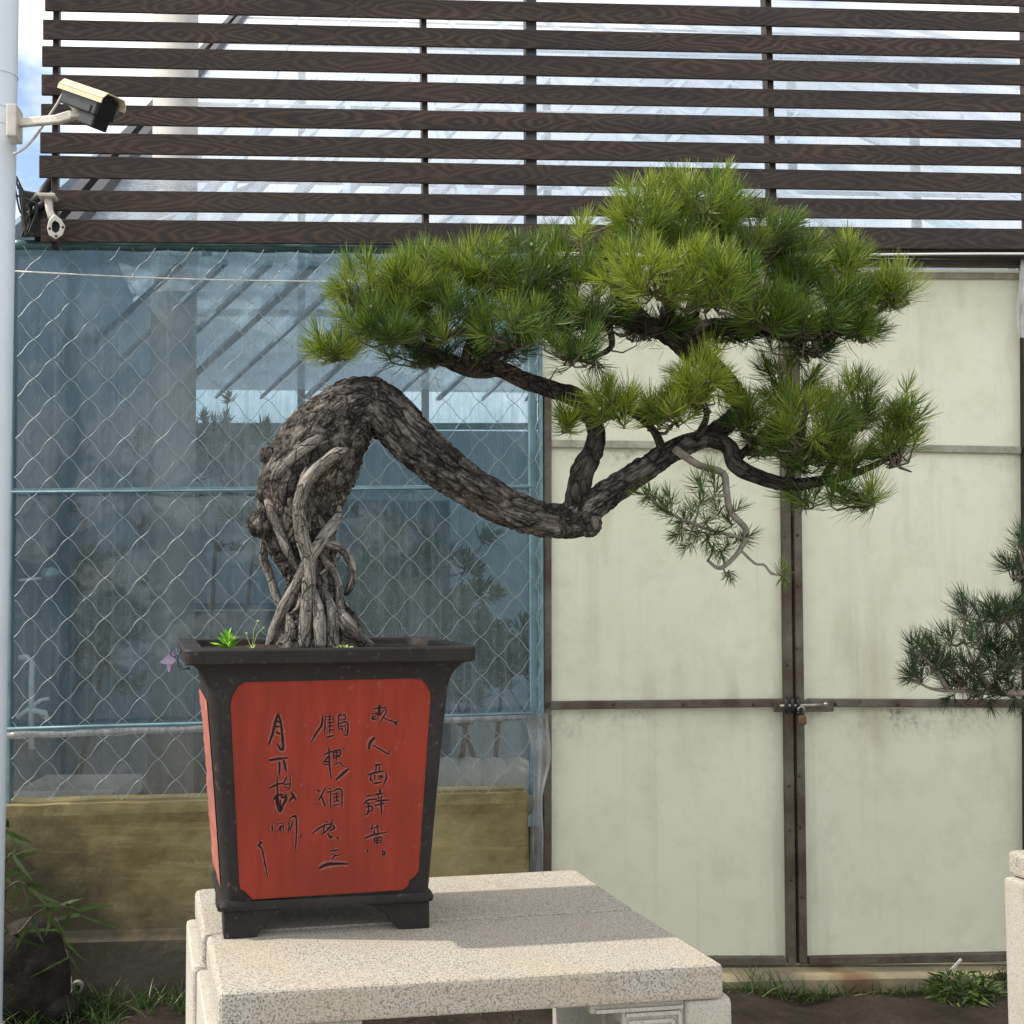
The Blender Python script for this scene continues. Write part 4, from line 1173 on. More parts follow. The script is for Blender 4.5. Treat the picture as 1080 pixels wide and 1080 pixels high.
for pts, r0, r1 in ROOTS:
    pth = []
    m_ = len(pts)
    for i, (x, y) in enumerate(pts):
        rr = r0 + (r1 - r0) * i / (m_ - 1)
        d = trunk_front(x, y)
        sink = .5 if 0 < i < m_ - 1 else -.9
        pth.append((x, y, d - rr * PXM * sink, rr * (1 if 0 < i < m_ - 1 else .45 if i == 0 or y < 660 else .9)))
    # smooth the depths so that a root bridges hollows
    ds = [p[2] for p in pth]
    ds = [ds[i] if i in (0, m_ - 1) else min(ds[i], (ds[i - 1] + ds[i] * 2 + ds[i + 1]) / 4) for i in range(m_)]
    pth = [(p[0], p[1], d, p[3]) for p, d in zip(pth, ds)]
    mb = MB(); limb_mesh(mb, pth, 24, 10, .5); mb.build('root', M['root bark'], pine, smooth=True)
for (x, y), rr, d in (((276, 552), 14, -.03), ((284, 520), 13, -.04), ((283, 480), 9, -.03), ((395, 423), 20, -.02), ((620, 552), 14, -.01), ((596, 556), 10, -.02)):
    mb = MB(); c = T3(x, y, d); r_ = rr * PXM
    mb.ball(c, (r_, r_, r_), 28, 18)
    mb.bk = [(v[2] * .6, v[0], v[1]) for v in mb.v]
    for i in range(len(mb.v)):
        q = Vector(mb.v[i]); dd = (q - c).normalized()
        ds, _ = noise.voronoi(q * 75); mb.v[i] = tuple(q + dd * (r_ * .3 * noise.noise(q * 25) + .005 * (min(1, (ds[1] - ds[0]) * 3) - .6)))
    mb.build('burl', M['pine bark'], pine, smooth=True)

# ------------------------------------------------------------------ pine foliage
# clumps: px, py, rx, ry, depth, depth radius, tufts, tint (lit clumps lighter, undersides darker)
PADS = {
 'left': [(352, 362, 26, 16, -.04, .06, 9, .72), (388, 305, 34, 34, -.02, .10, 17, .58), (440, 292, 44, 32, .0, .13, 22, .55), (412, 340, 52, 28, -.08, .10, 18, .45),
          (510, 278, 42, 36, .03, .12, 22, .50), (470, 330, 50, 34, -.05, .12, 20, .38), (555, 292, 36, 46, .02, .12, 22, .42), (545, 340, 52, 26, -.13, .08, 17, .42), (455, 368, 50, 14, .04, .09, 10, .22),
          (600, 366, 40, 15, -.09, .08, 9, .25), (520, 368, 40, 14, .05, .09, 9, .2), (575, 330, 40, 30, .06, .08, 14, .28)],
 'crown': [(612, 268, 42, 36, .07, .10, 20, .50), (622, 318, 44, 34, -.02, .10, 18, .34), (682, 225, 40, 38, .06, .12, 24, .66), (742, 212, 46, 36, .07, .13, 27, .58),
           (690, 285, 56, 34, -.14, .09, 26, .72), (752, 296, 48, 36, -.13, .09, 24, .55), (800, 245, 46, 40, .06, .12, 24, .44), (846, 282, 34, 34, .04, .10, 17, .40),
           (735, 262, 60, 30, .03, .08, 20, .40), (672, 338, 56, 18, .03, .10, 12, .22), (800, 300, 50, 34, .09, .08, 16, .22), (770, 345, 50, 16, .08, .09, 10, .16)],
 'right': [(818, 330, 46, 26, -.08, .09, 18, .38), (868, 328, 42, 28, -.05, .09, 18, .38), (896, 268, 17, 22, -.01, .04, 8, .55), (892, 308, 30, 22, -.02, .07, 12, .45),
           (938, 304, 26, 22, -.03, .07, 14, .55), (905, 342, 36, 16, -.03, .07, 10, .35), (850, 362, 50, 12, .04, .08, 8, .18)],
 'lower': [(598, 438, 15, 10, -.07, .03, 4, .60), (650, 424, 34, 20, -.10, .06, 13, .66), (690, 428, 26, 20, -.06, .06, 9, .60), (740, 405, 30, 32, -.09, .07, 18, .74), (712, 432, 26, 16, -.08, .06, 8, .62), (782, 436, 26, 24, .0, .06, 9, .5)],
 'outer': [(832, 408, 34, 30, .06, .08, 16, .40), (852, 448, 52, 34, -.12, .08, 22, .44), (902, 428, 38, 32, .0, .09, 17, .42), (958, 430, 18, 24, -.08, .05, 8, .42), (946, 472, 28, 26, -.08, .06, 11, .34),
           (905, 522, 32, 14, -.12, .05, 8, .42), (838, 478, 44, 20, -.06, .08, 11, .28), (895, 476, 34, 26, -.06, .08, 11, .34), (800, 462, 24, 22, .04, .06, 7, .30), (850, 520, 24, 10, -.08, .05, 4, .35)],
}
SKP = np.array([p for p, r in SK]); 
buds = MB(); twig = MB(); twg = MB()
def near(p, maxr=.03):
    d = np.linalg.norm(SKP - np.array(p), axis=1); return Vector(SKP[int(d.argmin())])
g = np.random.default_rng(5)
pads_objs = []
for pi, (pn, cl) in enumerate(PADS.items()):
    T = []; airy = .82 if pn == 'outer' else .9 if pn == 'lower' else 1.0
    for cx_, cy_, rx, ry, dz, dr, n, tint in cl:
        hub = T3(cx_, cy_ + ry * .75, dz * .7); root = near(hub)
        mid = hub.lerp(root, .5) + Vector((g.normal(0, .012), g.normal(0, .012), -.012))
        twig.tube([root, mid, hub], [.0050, .0042, .0034], 6, False)
        for k in range(int(n * 1.45 * airy)):
            while True:
                q = g.uniform(-1, 1, 3)
                if .25 < q @ q < 1: break
            if q[2] < -.55: q[2] *= .5
            tip = T3(cx_ + q[0] * rx * 1.06, cy_ - q[2] * ry * 1.06, dz + q[1] * dr)
            out = Vector((q[0] * .75, q[1] * .65, max(q[2], -.25) * .75 + .55)) + Vector(g.normal(0, .22, 3))
            out.normalize()
            tn = tint + (.13 if airy < 1 else .05) + .10 * q[2] + g.normal(0, .15)  # upper tufts of a clump lighter, light put into the needle colour
            T.append((tip, out, tn, .72 + .5 * g.random()))
            b0 = tip - out * .034
            m1 = hub.lerp(b0, .55) + Vector((g.normal(0, .010), g.normal(0, .010), -.010))
            twig.tube([hub, m1, b0, tip], [.0027, .0022, .0018, .0014], 5, False)
            if g.random() < .09:
                buds.ball(tip + out * .003, (.0030, .0030, .0042), 6, 4)
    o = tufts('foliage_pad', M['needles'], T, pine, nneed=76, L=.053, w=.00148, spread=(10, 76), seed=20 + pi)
# the sparse hanging tuft twigs
T = []
for x, y, dy, ax, tn, sc in [(690, 527, -.12, (-.5, -.3, .6), .4, .8), (702, 540, -.13, (-.6, -.3, .3), .35, .7), (716, 552, -.13, (-.4, -.4, -.2), .3, .7), (728, 535, -.13, (-.2, -.5, .7), .35, .75),
      (742, 520, -.12, (-.1, -.4, .9), .45, .95), (752, 500, -.12, (-.2, -.3, .9), .48, .95), (735, 508, -.11, (-.5, -.2, .7), .42, .9), (748, 545, -.14, (.1, -.6, .5), .32, .7), (735, 566, -.13, (-.3, -.4, -.4), .3, .7),
      (752, 580, -.13, (-.2, -.4, -.5), .3, .65), (768, 575, -.13, (.1, -.5, .3), .3, .65), (780, 535, -.11, (.5, -.3, .5), .4, .75), (792, 565, -.11, (.6, -.2, .3), .35, .65), (758, 560, -.14, (.2, -.7, .3), .3, .65),
      (722, 578, -.12, (-.6, -.2, -.4), .28, .6), (826, 598, -.11, (.1, -.2, .8), .55, .62), (827, 612, -.11, (.1, -.2, -.9), .55, .62), (676, 520, -.12, (-.8, -.2, .3), .35, .75), (706, 522, -.12, (-.2, -.3, .8), .4, .8), (770, 610, -.11, (.0, -.3, -.6), .3, .5),
      (698, 532, -.10, (-.3, .2, .6), .38, .7), (722, 545, -.10, (-.2, .2, .7), .36, .7), (738, 530, -.10, (.2, .1, .8), .4, .8), (758, 515, -.09, (.4, 0, .7), .42, .85), (728, 560, -.10, (-.4, .1, .1), .33, .7), (745, 572, -.10, (0, .1, -.4), .3, .7), (762, 588, -.10, (.2, .1, -.5), .3, .6), (712, 566, -.12, (-.5, -.1, -.2), .3, .6), (768, 548, -.10, (-.3, -.2, .5), .38, .7), (776, 566, -.10, (-.4, -.4, .1), .33, .6), (684, 518, -.12, (-.5, -.2, .6), .4, .7), (755, 535, -.10, (-.3, -.2, .6), .4, .8),
      (812, 470, -.08, (.0, -.6, -.5), .3, .8), (636, 392, -.08, (.3, -.4, -.5), .2, .85), (625, 386, -.08, (-.3, -.4, -.6), .2, .85), (845, 385, .0, (.2, -.3, -.6), .2, .7)]:
    tip = T3(x, y, dy); out = Vector(ax).normalized(); T.append((tip, out, tn, sc))
    b0 = near(tip); m1 = b0.lerp(tip, .6) + Vector((0, 0, -.006))
    twg.tube([b0, m1, tip - out * .02, tip], [.0024, .0020, .0016, .0012], 5, False)
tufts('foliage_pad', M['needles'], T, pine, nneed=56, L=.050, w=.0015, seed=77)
T = []
for _ in range(75):                         # dead brown needles caught under the pads
    p = SKP[g.integers(420, len(SKP))]
    if p[2] > T3(500, 405).z: T.append((p + g.normal(0, .03, 3) - np.array([0, 0, .02]), g.normal(0, 1, 3) + np.array([0, 0, -.5]), .5 + g.normal(0, .2), .8))
tufts('dry_needles', M['dry needles'], T, pine, nneed=9, L=.05, w=.0013, seed=78, spread=(10, 120))
for i in range(70):                         # bare crooked twiglets under the pads
    p = Vector(SKP[g.integers(420, len(SKP))])
    if p.z < T3(500, 420).z: continue
    d = Vector((g.normal(0, 1), g.normal(0, .8), g.normal(.1, .5))).normalized()
    a = p + d * .03 + Vector((0, 0, -.008)); c = a + (d + Vector(g.normal(0, .5, 3))).normalized() * .035; e = c + Vector(g.normal(0, 1, 3)).normalized() * .018
    twig.tube([p, a, c, e], [.0022, .0018, .0014, .0009], 5, False)
twig.build('twigs', M['twig bark'], pine, smooth=True)
twg.build('hanging_twigs', M['twig grey'], pine, smooth=True)
buds.build('buds', M['white bud'], pine, smooth=True)

# ------------------------------------------------------------------ weeds and ribbon on the planter
def blades(mb, base, n, L, w, lean, g, up=1.0, droop=.25):
    for k in range(n):
        a = 2 * math.pi * (k + g.random() * .6) / n
        d = Vector((math.cos(a) * lean, math.sin(a) * lean, up)).normalized()
        d = (d + Vector(g.normal(0, .12, 3))).normalized()
        l = L * (.7 + .4 * g.random()); s = d.cross(Vector((g.normal(), g.normal(), .2))).normalized()
        st = []
        for t in (0, .3, .65, 1):
            p = base + d * (l * t) - Vector((0, 0, droop * l * t * t)); st.append((p, w * (.5, 1, .8, .05)[(0, .3, .65, 1).index(t)]))
        vs = []
        for p, ww in st: vs += [p - s * ww / 2, p + s * ww / 2]
        mb.add(vs, [(0, 1, 3, 2), (2, 3, 5, 4), (4, 5, 7, 6)])
g = np.random.default_rng(9)
mb = MB(); c = T3(240, 682, -.08); c.z = ZL - .012
for k in range(4): blades(mb, c + Vector((0, 0, .008 * k)), 7, .046 - .004 * k, .0085, 1.1 - .25 * k, g)
w0 = tag(mb.build('weed', M['leaf weed']), 'bright green leafy weed rosette at the left end of the planter', 'weed')
mb = MB(); c = T3(358, 684, -.145); c.z = ZL - .010
for k in range(2): blades(mb, c + pu * (.012 * k), 7, .026, .006, 1.0, g)
tag(mb.build('weed', M['leaf pale']), 'small pale green weed at the foot of the pine trunk', 'weed')
mb = MB(); c = T3(266, 684, -.06); c.z = ZL - .012
for tx, ty in ((272, 655), (260, 668), (278, 662)):
    e = T3(tx, ty, -.06); mb.tube([c, c.lerp(e, .6) + Vector((-.004, 0, .006)), e], .0007, 4, False); mb.ball(e, (.003, .003, .002), 6, 4)
blades(mb, c, 4, .02, .003, .8, g)
tag(mb.build('weed', M['leaf pale'], smooth=True), 'thin stalked weed between the leafy weed and the trunk', 'weed')
rb = thing('ribbon_tag', 'purple ribbon scrap tied with blue wire to the left planter lip', 'ribbon', T3(188, 690, -.02))
mb = MB(); A = [T3(x, y, -.05) for x, y in ((182, 686), (168, 699), (180, 702), (186, 697))]
mb.hexa(A, [p + Vector((.002, .004, 0)) for p in A]); A = [T3(x, y, -.05) for x, y in ((176, 701), (181, 701), (179, 709), (177, 708))]
mb.hexa(A, [p + Vector((.002, .004, 0)) for p in A])
mb.build('ribbon', M['purple ribbon'], rb)
mb = MB()
mb.tube([T3(*p) for p in ((181, 684, -.05), (179, 690, -.055), (184, 693, -.06), (188, 690, -.06), (186, 684, -.05), (190, 686, -.06), (187, 694, -.07), (188, 702, -.07), (193, 706, -.08), (200, 705, -.08))], .0019, 6)
mb.build('tie', M['blue wire'], rb, smooth=True)

# ------------------------------------------------------------------ pole, camera, bare mount
YP = 3.75
b = MB(); A, B = atY(2.5, -80, YP), atY(-17, 1060, YP)
A2 = A + (A - B) * .1; B2 = B + (B - A) * .06
pole = thing('metal_pole', 'pale grey painted round pole along the left edge', 'pole', B2)
pts = [B2.lerp(A2, t) for t in np.linspace(0, 1, 12)]
b.tube(pts, .056, 28); b.build('shaft', M['painted pole'], pole, smooth=True).data.set_sharp_from_angle(angle=R(40))
b = MB()
ax = (A2 - B2).normalized()
for py in (81, 134, 116):
    x = 2.5 - 19.5 * (py + 80) / 1140; c = atY(x, py, YP)
    b.tube([c - ax * (.005 if py != 81 else .002), c + ax * (.005 if py != 81 else .002)], .0585, 28)
b.build('strap', M['painted pole'], pole, smooth=True).data.set_sharp_from_angle(angle=R(40))
cc = thing('security_camera', 'cream and black bullet security camera on an arm from the pole', 'security camera', atY(16, 132, YP - .02))
C0 = lambda x, y, dy=0: atY(x, y, YP - .06 + dy)
b = MB(); 
b.box(C0(15.5, 131), Vector((.016, 0, 0)), Vector((0, .04, 0)), Vector((0, 0, .052)))
b.bar(C0(18, 130), C0(62, 126, -.05), .026, .022, (0, -1, 0)); b.bar(C0(60, 126.5, -.05), C0(76, 121.5, -.06), .028, .024, (0, -1, 0)); b.bar(C0(74, 121.8, -.06), C0(92, 121, -.06), .022, .03, (0, -1, 0))
arm = b.build('bracket', M['white metal'], cc, bevel=.004, seg=2)
b = MB()
b.tube([C0(83, 121, -.06), C0(81, 107, -.06)], .019, 12); b.ball(C0(80, 108, -.06), (.027, .024, .022), 12, 8)
b.build('swivel', M['white metal'], cc, smooth=True)
axd = Vector((.72, -.50, -.43)).normalized(); axs = axd.cross(ZV).normalized(); axu = axs.cross(axd).normalized()
c0 = C0(94, 107, -.09)
b = MB(); b.box(c0 + axu * -.004, axd * .090, axs * .040, axu * .031)
hous = b.build('housing', M['black plastic'], cc, bevel=.006, seg=2)
b = MB(); b.box(c0 + axd * .091 - axu * .004, axd * .002, axs * .034, axu * .026)
b.build('front_glass', M['lens glass'], hous, bevel=.001, seg=1)
b = MB(); b.box(c0 - axu * .020 + axs * .0395, axd * .068, axs * .004, axu * .012)
b.build('side_rib', M['black plastic'], hous, bevel=.002, seg=1)
b = MB()    # sun shield: folded sheet with sloped sides
sec = [(-.047, .004), (-.047, .018), (-.033, .036), (.033, .036), (.047, .018), (.047, .004)]
f0, f1 = c0 - axd * .102, c0 + axd * .114
for k in range(len(sec) - 1):
    p, q = sec[k], sec[k + 1]
    qd = [f0 + axs * p[0] + axu * p[1], f1 + axs * p[0] + axu * (p[1] + .002), f1 + axs * q[0] + axu * (q[1] + .002), f0 + axs * q[0] + axu * q[1]]
    nn = (qd[1] - qd[0]).cross(qd[3] - qd[0]).normalized()
    b.hexa(qd, [v - nn * .003 for v in qd])
b.build('sun_shield', M['cream plastic'], cc)
b = MB(); c1 = C0(99, 127, -.10); b.box(c1, axd * .036, axs * .032, axu * .022)
il = b.build('lamp_box', M['black plastic'], cc, bevel=.005, seg=2)
b = MB(); b.box(c1 + axd * .037, axd * .002, axs * .026, axu * .016); b.build('lens', M['lens glass'], il)
b = MB(); b.tube([C0(95, 118, -.09), C0(97, 126, -.10)], .016, 10); b.build('neck', M['black plastic'], cc, smooth=True)
b = MB(); P = catmull([(70, 92), (60, 110), (50, 125), (38, 143), (26, 156), (14, 163)], 6)
b.tube([C0(x, y, -.0) for x, y in P], .0042, 7)
tag(b.build('camera_cable', M['cable grey'], smooth=True), 'thin grey cable drooping from the security camera to the pole', 'cable')
mt = thing('camera_mount', 'empty white camera mount bracket fixed at the left end of the slats', 'mount bracket', atW(52, 210, SO))
K0 = lambda x, y, o=-.21: atW(x, y, o)
b = MB(); b.box(K0(50.5, 208), WX * .030, WN * .034, ZV * .006); b.build('flange', M['white metal'], mt, bevel=.003, seg=2)
b = MB(); b.tube([K0(51, 210), K0(52, 221), K0(54, 227), K0(59, 233)], [.015, .013, .014, .016], 12); b.build('neck', M['white metal'], mt, smooth=True)
outer = [(57, 226), (64.5, 231), (69, 239), (66, 248), (59, 252.5), (51.5, 248), (49.5, 240), (51.5, 232)]
inner = [(58, 232.5), (62, 235), (63.5, 239), (62, 244), (58.5, 246), (55, 243.5), (54.5, 239), (55, 235)]
A = [K0(x, y, -.24) for x, y in outer]; B_ = [K0(x, y, -.24) for x, y in inner]; A2_ = [K0(x, y, -.205) for x, y in outer]; B2_ = [K0(x, y, -.205) for x, y in inner]
b = MB(); m_ = 8
b.add(A + B_ + A2_ + B2_, [(i, (i + 1) % m_, m_ + (i + 1) % m_, m_ + i) for i in range(m_)] + [(i, 16 + i, 16 + (i + 1) % m_, (i + 1) % m_) for i in range(m_)] + [(8 + i, 8 + (i + 1) % m_, 24 + (i + 1) % m_, 24 + i) for i in range(m_)])
b.build('ring_plate', M['white metal'], mt, bevel=.002, seg=1)
b = MB(); A = [K0(x, y, -.215) for x, y in inner]; b.add(A, [tuple(range(8))]); b.hexa(*( [K0(x, y, o) for x, y in ((53, 246), (65, 246), (65, 232), (53, 232))] for o in (-.21, -.204)))
b.build('socket', M['dark steel'], mt)
for x, y in ((52.5, 241), (66.3, 239.5), (59, 249)):
    b = MB(); b.ball(K0(x, y, -.242), (.005, .005, .005), 8, 5); b.build('screw', M['rust'], mt, smooth=True)
# dark junction clutter at the corner
jb = thing('junction_box', 'dark junction box with tangled cables behind the pole at the window top', 'junction box', atW(32, 250, -.08))
b = MB(); 
b.hexa([atW(x, y, -.02) for x, y in ((22, 250), (50, 250), (50, 205), (22, 200))], [atW(x, y, -.10) for x, y in ((22, 250), (50, 250), (50, 205), (22, 200))])
b.build('case', M['dark steel'], jb, bevel=.006, seg=2)
b = MB()
for k in range(7):
    P = catmull([(18 + random.uniform(-4, 4), 190 + random.uniform(-6, 30)), (24 + random.uniform(-5, 8), 212 + random.uniform(-12, 12)), (32 + random.uniform(-8, 8), 225 + random.uniform(-12, 12)), (30 + random.uniform(-9, 12), 250)], 6)
    b.tube([atW(x, y, -.12 - .01 * k) for x, y in P], .004, 6)
b.bar(atW(30, 222, -.11), atW(56, 190, -.11), .03, .03); b.bar(atW(24, 232, -.11), atW(58, 206, -.11), .02, .03)
b.build('cables', M['dark steel'], jb, smooth=True)

# ------------------------------------------------------------------ second pine at the right edge
P2 = copy_tree(pot)
tag(P2, 'second planter just past the right edge on the other granite table', 'planter', 'bonsai planters')
P2.location = T2.location + Vector((.34, -.02, HS))
Y2 = P2.location.y
pine2 = thing('bonsai_pine', 'dark green bonsai pine reaching in from the right edge before the gate', 'bonsai tree', Vector((P2.location.x, Y2, ZL)))
S2 = lambda x, y, dy=0: atY(x, y, Y2 + dy)
mb = MB()
b0 = Vector((P2.location.x, Y2, ZL - .02))
tp = [b0, b0 + Vector((.03, 0, .10)), b0 + Vector((-.05, .01, .22)), b0 + Vector((.0, 0, .36)), b0 + Vector((.06, 0, .5))]
mb.tube(catmull([tuple(p) for p in tp], 6), list(np.linspace(.07, .022, 25)), 14)
mb.bk = [(v[2] * .5, v[0], v[1]) for v in mb.v]; mb.build('trunk', M['pine bark'], pine2, smooth=True)
BR2 = [[S2(1180, 716), S2(1120, 735), S2(1080, 731, -.02), S2(1050, 731, -.03), S2(1020, 729, -.03), S2(985, 727, -.04), S2(962, 716, -.04)],
       [S2(1190, 690), S2(1130, 690), S2(1085, 680), S2(1060, 655), S2(1045, 640)],
       [S2(1190, 660), S2(1120, 640), S2(1085, 610), S2(1075, 580)],
       [S2(1050, 731, -.03), S2(1030, 705, -.05), S2(1015, 670, -.05)], [S2(1000, 728, -.03), S2(985, 705, -.05), S2(965, 685, -.05)], [S2(1085, 700), S2(1060, 700, -.03), S2(1040, 690, -.04)]]
SK2 = []
tmid = b0 + Vector((-.02, 0, .2))
mb = MB()
for k, P in enumerate(BR2):
    if k < 3: P = [tmid + Vector((0, 0, .06 * k))] + P
    C = catmull([tuple(p) for p in P], 6); SK2 += list(C)
    mb.tube(list(C), list(np.linspace(.013 if k < 3 else .007, .0025, len(C))), 8)
mb.build('branch', M['twig grey'], pine2, smooth=True)
SK2 = np.array(SK2)
g = np.random.default_rng(31); T = []; mb = MB()
for cx_, cy_, rx, ry, dz, dr, n, tint in [(965, 682, 14, 20, -.05, .06, 8, .45), (985, 690, 24, 18, -.05, .08, 12, .48), (1000, 672, 14, 10, -.04, .05, 4, .5), (972, 708, 16, 10, -.04, .06, 5, .3), (1012, 706, 30, 18, -.03, .09, 16, .35),
      (1018, 640, 10, 14, -.04, .04, 5, .4), (1032, 668, 24, 22, -.03, .09, 15, .4), (1050, 700, 30, 22, -.02, .1, 18, .3), (1055, 640, 24, 22, 0, .09, 15, .4), (1078, 660, 24, 32, 0, .1, 16, .32), (1068, 600, 12, 14, 0, .05, 7, .42), (1082, 578, 14, 18, 0, .05, 8, .4),
      (1100, 620, 26, 40, .02, .12, 18, .4), (1110, 690, 30, 34, .02, .12, 18, .35), (1060, 722, 30, 8, -.02, .08, 7, .2), (1030, 728, 30, 6, -.02, .06, 4, .2), (1150, 640, 40, 60, .0, .15, 30, .4)]:
    hub = S2(cx_, cy_ + ry * .7, dz)
    r_ = Vector(SK2[int(np.linalg.norm(SK2 - np.array(hub), axis=1).argmin())])
    mb.tube([r_, r_.lerp(hub, .5) + Vector((0, 0, -.01)), hub], [.004, .0034, .003], 5, False)
    for k in range(int(n * .85)):
        while True:
            q = g.uniform(-1, 1, 3)
            if .2 < q @ q < 1: break
        tip = S2(cx_ + q[0] * rx, cy_ - q[2] * ry, dz + q[1] * dr)
        out = (Vector((q[0] * .6 - .2, q[1] * .5 - .1, q[2] * .5 + .6)) + Vector(g.normal(0, .25, 3))).normalized()
        T.append((tip, out, tint + .12 * q[2] + g.normal(0, .08), .8 + .4 * g.random()))  # lighter towards the clump tops here too, as painted light
        b1 = tip - out * .03; mb.tube([hub, hub.lerp(b1, .5) + Vector((0, 0, -.008)), b1, tip], [.0024, .002, .0017, .0012], 5, False)
for x, y, ax in ((1070, 742, (-.2, -.3, -.8)), (1045, 745, (-.1, -.3, -.8)), (1000, 738, (-.6, -.2, -.4)), (958, 715, (-.8, -.2, -.3)), (1085, 750, (0, -.3, -.8))):
    T.append((S2(x, y, -.03), Vector(ax).normalized(), .25, .8))
tufts('foliage', M['needles dark'], T, pine2, nneed=52, L=.052, w=.0016, seed=41, spread=(10, 70))
mb.build('twigs', M['twig bark'], pine2, smooth=True)

# ------------------------------------------------------------------ plants behind the film, one in place of the pine's reflection
def bush(label, spots, Y, seed, L=.065, n=40, mat='greenery', w=.009):
    g = np.random.default_rng(seed); T = []; st = MB()
    c = atY(spots[0][0], 840, Y); root = Vector((c.x, Y, -.02))
    t = thing('potted_shrub', label, 'shrub', root, 'plants inside the greenhouse')
    for x, y, rx, ry, k in spots:
        hub = atY(x, y + ry * .6, Y)
        st.tube([root, root.lerp(hub, .6) + Vector((g.normal(0, .04), g.normal(0, .04), 0)), hub], [.02, .013, .008], 7, False)
        for _ in range(int(k * 2.4)):
            q = g.normal(0, .6, 3); tip = atY(x + q[0] * rx, y - q[2] * ry, Y + q[1] * .25)
            out = (Vector((q[0] * .6, q[1] * .6, .6)) + Vector(g.normal(0, .3, 3))).normalized()
            T.append((tip, out, .45 + g.normal(0, .2), .8 + .5 * g.random()))
            st.tube([hub, hub.lerp(tip, .5) + Vector((0, 0, -.02)), tip], .004, 4, False)
    tufts('foliage', M[mat], T, t, n, L, w, seed)
    st.build('stems', M['twig bark'], t, smooth=True)
bush('loose green shrub added behind the film for the pine reflection right of the bonsai trunk', [(420, 590, 50, 45, 26), (455, 640, 60, 40, 26), (390, 650, 50, 50, 20), (500, 680, 40, 30, 12)], 5.3, 51)  # shrub shape built where the window reflects the pine
bush('green shrub behind the film above the planter left end', [(230, 480, 60, 36, 24), (270, 530, 40, 50, 16)], 6.0, 52)
bush('dim green shrub behind the film near the pole', [(60, 600, 50, 70, 24), (110, 660, 50, 60, 20), (40, 500, 30, 50, 10)], 6.3, 53)
bush('low green shrub behind the film by the window right end', [(530, 690, 30, 40, 16), (480, 720, 30, 25, 10)], 5.6, 54)
bg_ = MB()
for x in np.linspace(420, 545, 6):
    p = atY(x, 800, 5.1); bg_.ball(Vector((p.x, 5.1, .62 + .03 * math.sin(x))), (.11, .10, .13), 14, 8)
o = bg_.build('heap', M['tray grey'], smooth=True)
tag(o, 'pale heap of bagged material behind the lower film by the planter', 'bag heap')

# ------------------------------------------------------------------ grass, weeds and rock at the wall foot
g = np.random.default_rng(61)
def gz(x, y): return .05 * (noise.noise(Vector((x * 2.1, y * 2.1, 0))) + .5 * noise.noise(Vector((x * 6, y * 6, 3)))) - .01
V = []
def grass_at(x, y, n, L, lean=.5, tint=.5):
    z = gz(x, y)
    for k in range(n):
        px, py = x + g.normal(0, .02), y + g.normal(0, .02)
        GR.append((Vector((px, py, z - .01)), Vector((g.normal(0, lean), g.normal(0, lean), 1)).normalized(), np.clip(tint + g.normal(0, .2), 0, 1), L * (.5 + .8 * g.random())))
def grass_mesh(name, T, mat, w=.004):
    vs = []; fs = []; ti = []
    for base, d, tint, L in T:
        s = d.cross(Vector((g.normal(), g.normal(), g.normal() * .2))).normalized(); i0 = len(vs)
        for t, ww in ((0, .8), (.35, 1), (.7, .7), (1, .06)):
            p = base + d * (L * t) + Vector((d.x, d.y, -.35)) * (L * .5 * t * t); vs += [p - s * w * ww / 2, p + s * w * ww / 2]
        ti += [tint] * 8
        fs += [(i0 + 2 * k, i0 + 2 * k + 1, i0 + 2 * k + 3, i0 + 2 * k + 2) for k in range(3)]
    me = bpy.data.meshes.new(name); me.from_pydata([tuple(v) for v in vs], [], fs)
    a = me.attributes.new('tint', 'FLOAT', 'POINT'); a.data.foreach_set('value', np.array(ti, np.float32)); me.materials.append(mat)
    o = bpy.data.objects.new(name, me); COL.objects.link(o); return o
GR = []
for _ in range(150):
    x = g.uniform(-1.5, -.80); grass_at(x, WA + WB * x - .12 - abs(g.normal(0, .16)), 7, .10, .5, .4)
for _ in range(40):
    x = g.uniform(-.75, -.45); grass_at(x, WA + WB * x - .12 - abs(g.normal(0, .08)), 6, .09, .5, .45)
for _ in range(85):
    x = g.uniform(1.30, 2.5); grass_at(x, WA + WB * x - .155 - abs(g.normal(0, .025)), 5, .065, .45, .5)
for _ in range(14):
    x = g.uniform(1.42, 1.60); grass_at(x, WA + WB * x - .16 - abs(g.normal(0, .02)), 6, .13, .4, .6)
for _ in range(60):
    x = g.uniform(-.4, .7); grass_at(x, WA + WB * x - .2 - abs(g.normal(0, .5)), 6, .07, .6, .4)
for _ in range(90):
    x = g.uniform(-2, 3.5); grass_at(x, g.uniform(.6, 3.9), 6, .06, .7, .35)
tag(grass_mesh('grass', GR, M['grass blades']), 'sparse grass along the foot of the wall and the gate sill', 'grass', kind='stuff')
# low green weed cushion by the right table
mb = MB(); GR = []
cw = atZ(1028, 1052, 0.0); cw.y = WA + WB * cw.x - .24
for _ in range(420):
    q = g.normal(0, 1, 3); q /= np.linalg.norm(q); q[2] = abs(q[2]); r_ = g.random() ** .4
    base = Vector((cw.x + q[0] * .14 * r_, cw.y + q[1] * .09 * r_, gz(cw.x, cw.y) + .10 * q[2] * r_))
    GR.append((base, (Vector(q) + Vector(g.normal(0, .4, 3))).normalized(), np.clip(.55 + g.normal(0, .2), 0, 1), .03))
tag(grass_mesh('weed_cushion', GR, M['grass blades'], .009), 'bushy low green weed at the gate sill beside the right table', 'weed')
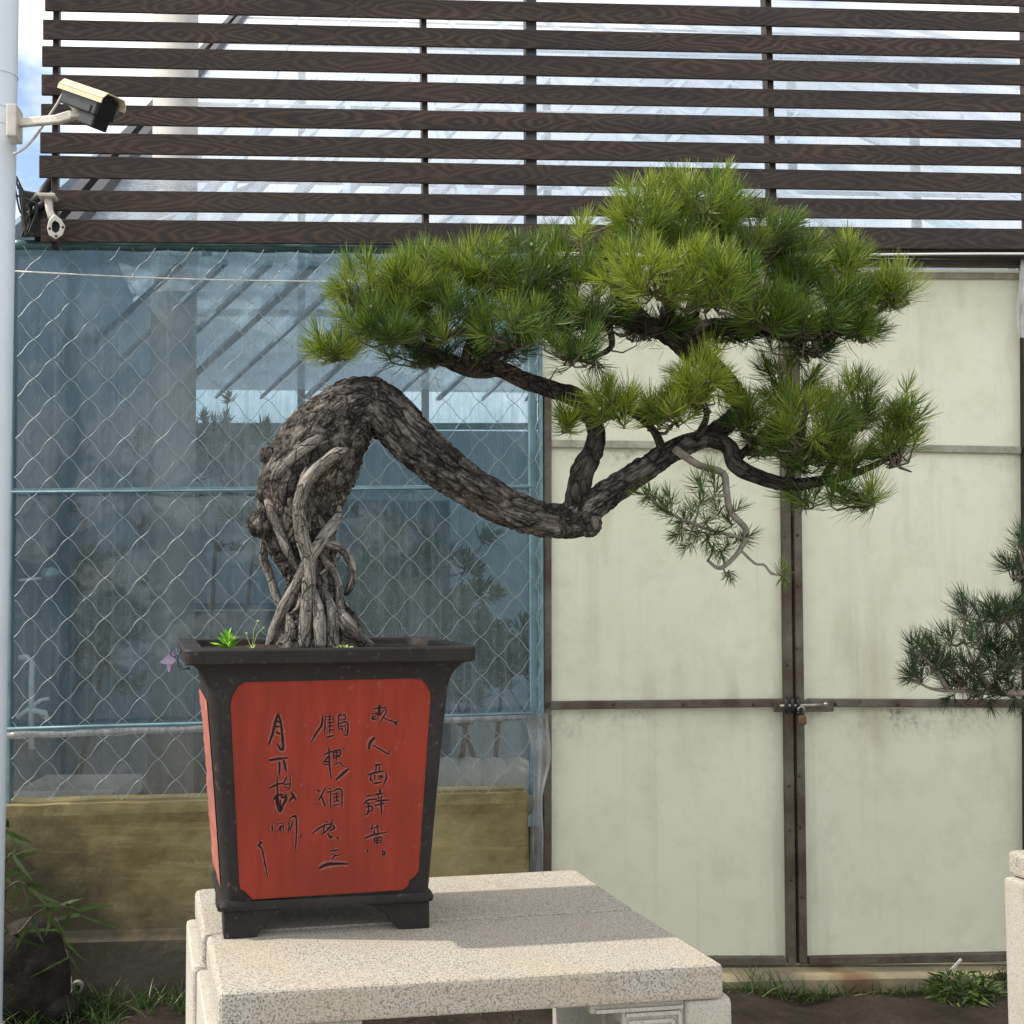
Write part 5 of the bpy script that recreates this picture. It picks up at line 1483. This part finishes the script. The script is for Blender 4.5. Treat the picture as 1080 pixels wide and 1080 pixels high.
# leafy branch at the lower left
lw = thing('leafy_weed', 'drooping leafy branch with narrow green leaves at the lower left corner', 'weed', atY(-6, 1040, 3.95))
mb = MB(); GR = []
for P in ([(-8, 1050), (-6, 950), (2, 890), (10, 868)], [(-6, 950), (20, 930), (45, 950), (62, 975), (72, 1010)], [(-6, 960), (15, 985), (40, 962), (70, 955), (90, 968)], [(-6, 940), (5, 910), (14, 900), (18, 915)]):
    C = catmull(P, 8); pts = [atY(x, y, 3.92 + .05 * noise.noise(Vector((x * .05, y * .05, 0)))) for x, y in C]
    mb.tube(pts, list(np.linspace(.005, .0018, len(pts))), 6, False)
    for i in range(4, len(pts), 2):
        for _ in range(1):
            d = Vector((g.normal(.25, .6), g.normal(-.2, .5), g.normal(-.15, .5))).normalized()
            GR.append((pts[i], d, np.clip(.5 + g.normal(0, .25), 0, 1), .07 + .03 * g.random()))
mb.build('stem', M['twig bark'], lw, smooth=True)
o = grass_mesh('leaves', GR, M['grass blades'], .014); o.parent = lw; o.matrix_parent_inverse = parent_inv(lw)
def rock(name, c, r, label, cat, seed):
    mb = MB(); mb.ball(c, r, 36, 22)
    for i in range(len(mb.v)):
        q = Vector(mb.v[i]); d = (q - c).normalized(); k = noise.noise(d * 1.6 + Vector((seed, 0, 0))) * .22 + noise.noise(q * 9) * .07 + noise.noise(q * 24) * .03
        mb.v[i] = tuple(q + d * k * min(r))
    tag(mb.build(name, M['rock'], smooth=True), label, cat)
c = atY(22, 965, 4.12); rock('boulder', Vector((c.x, 4.13, .12)), (.17, .11, .20), 'dark weathered boulder against the olive wall at the lower left corner', 'boulder', 3)
for k, (x, y, s_) in enumerate(((62, 1035, .07), (45, 1040, .06))):
    c = atY(x, y, 4.12); rock('stone', Vector((c.x, 4.10, .03)), (s_, s_ * .8, s_ * .7), ('dark loose stone beside the drain pipe', 'smaller dark loose stone between the boulder and the stone by the pipe')[k], 'stone', 8 + k)
c = atW(742, 912 + 108, -.16)
mb = MB(); c = atW(1008, 1018, -.17); mb.bar(c - WX * .02 - ZV * .02, c + WX * .022 + ZV * .022, .008, .006)
tag(mb.build('wood_chip', M['cord pale']), 'pale splinter of wood leaning on the gate sill', 'wood chip')
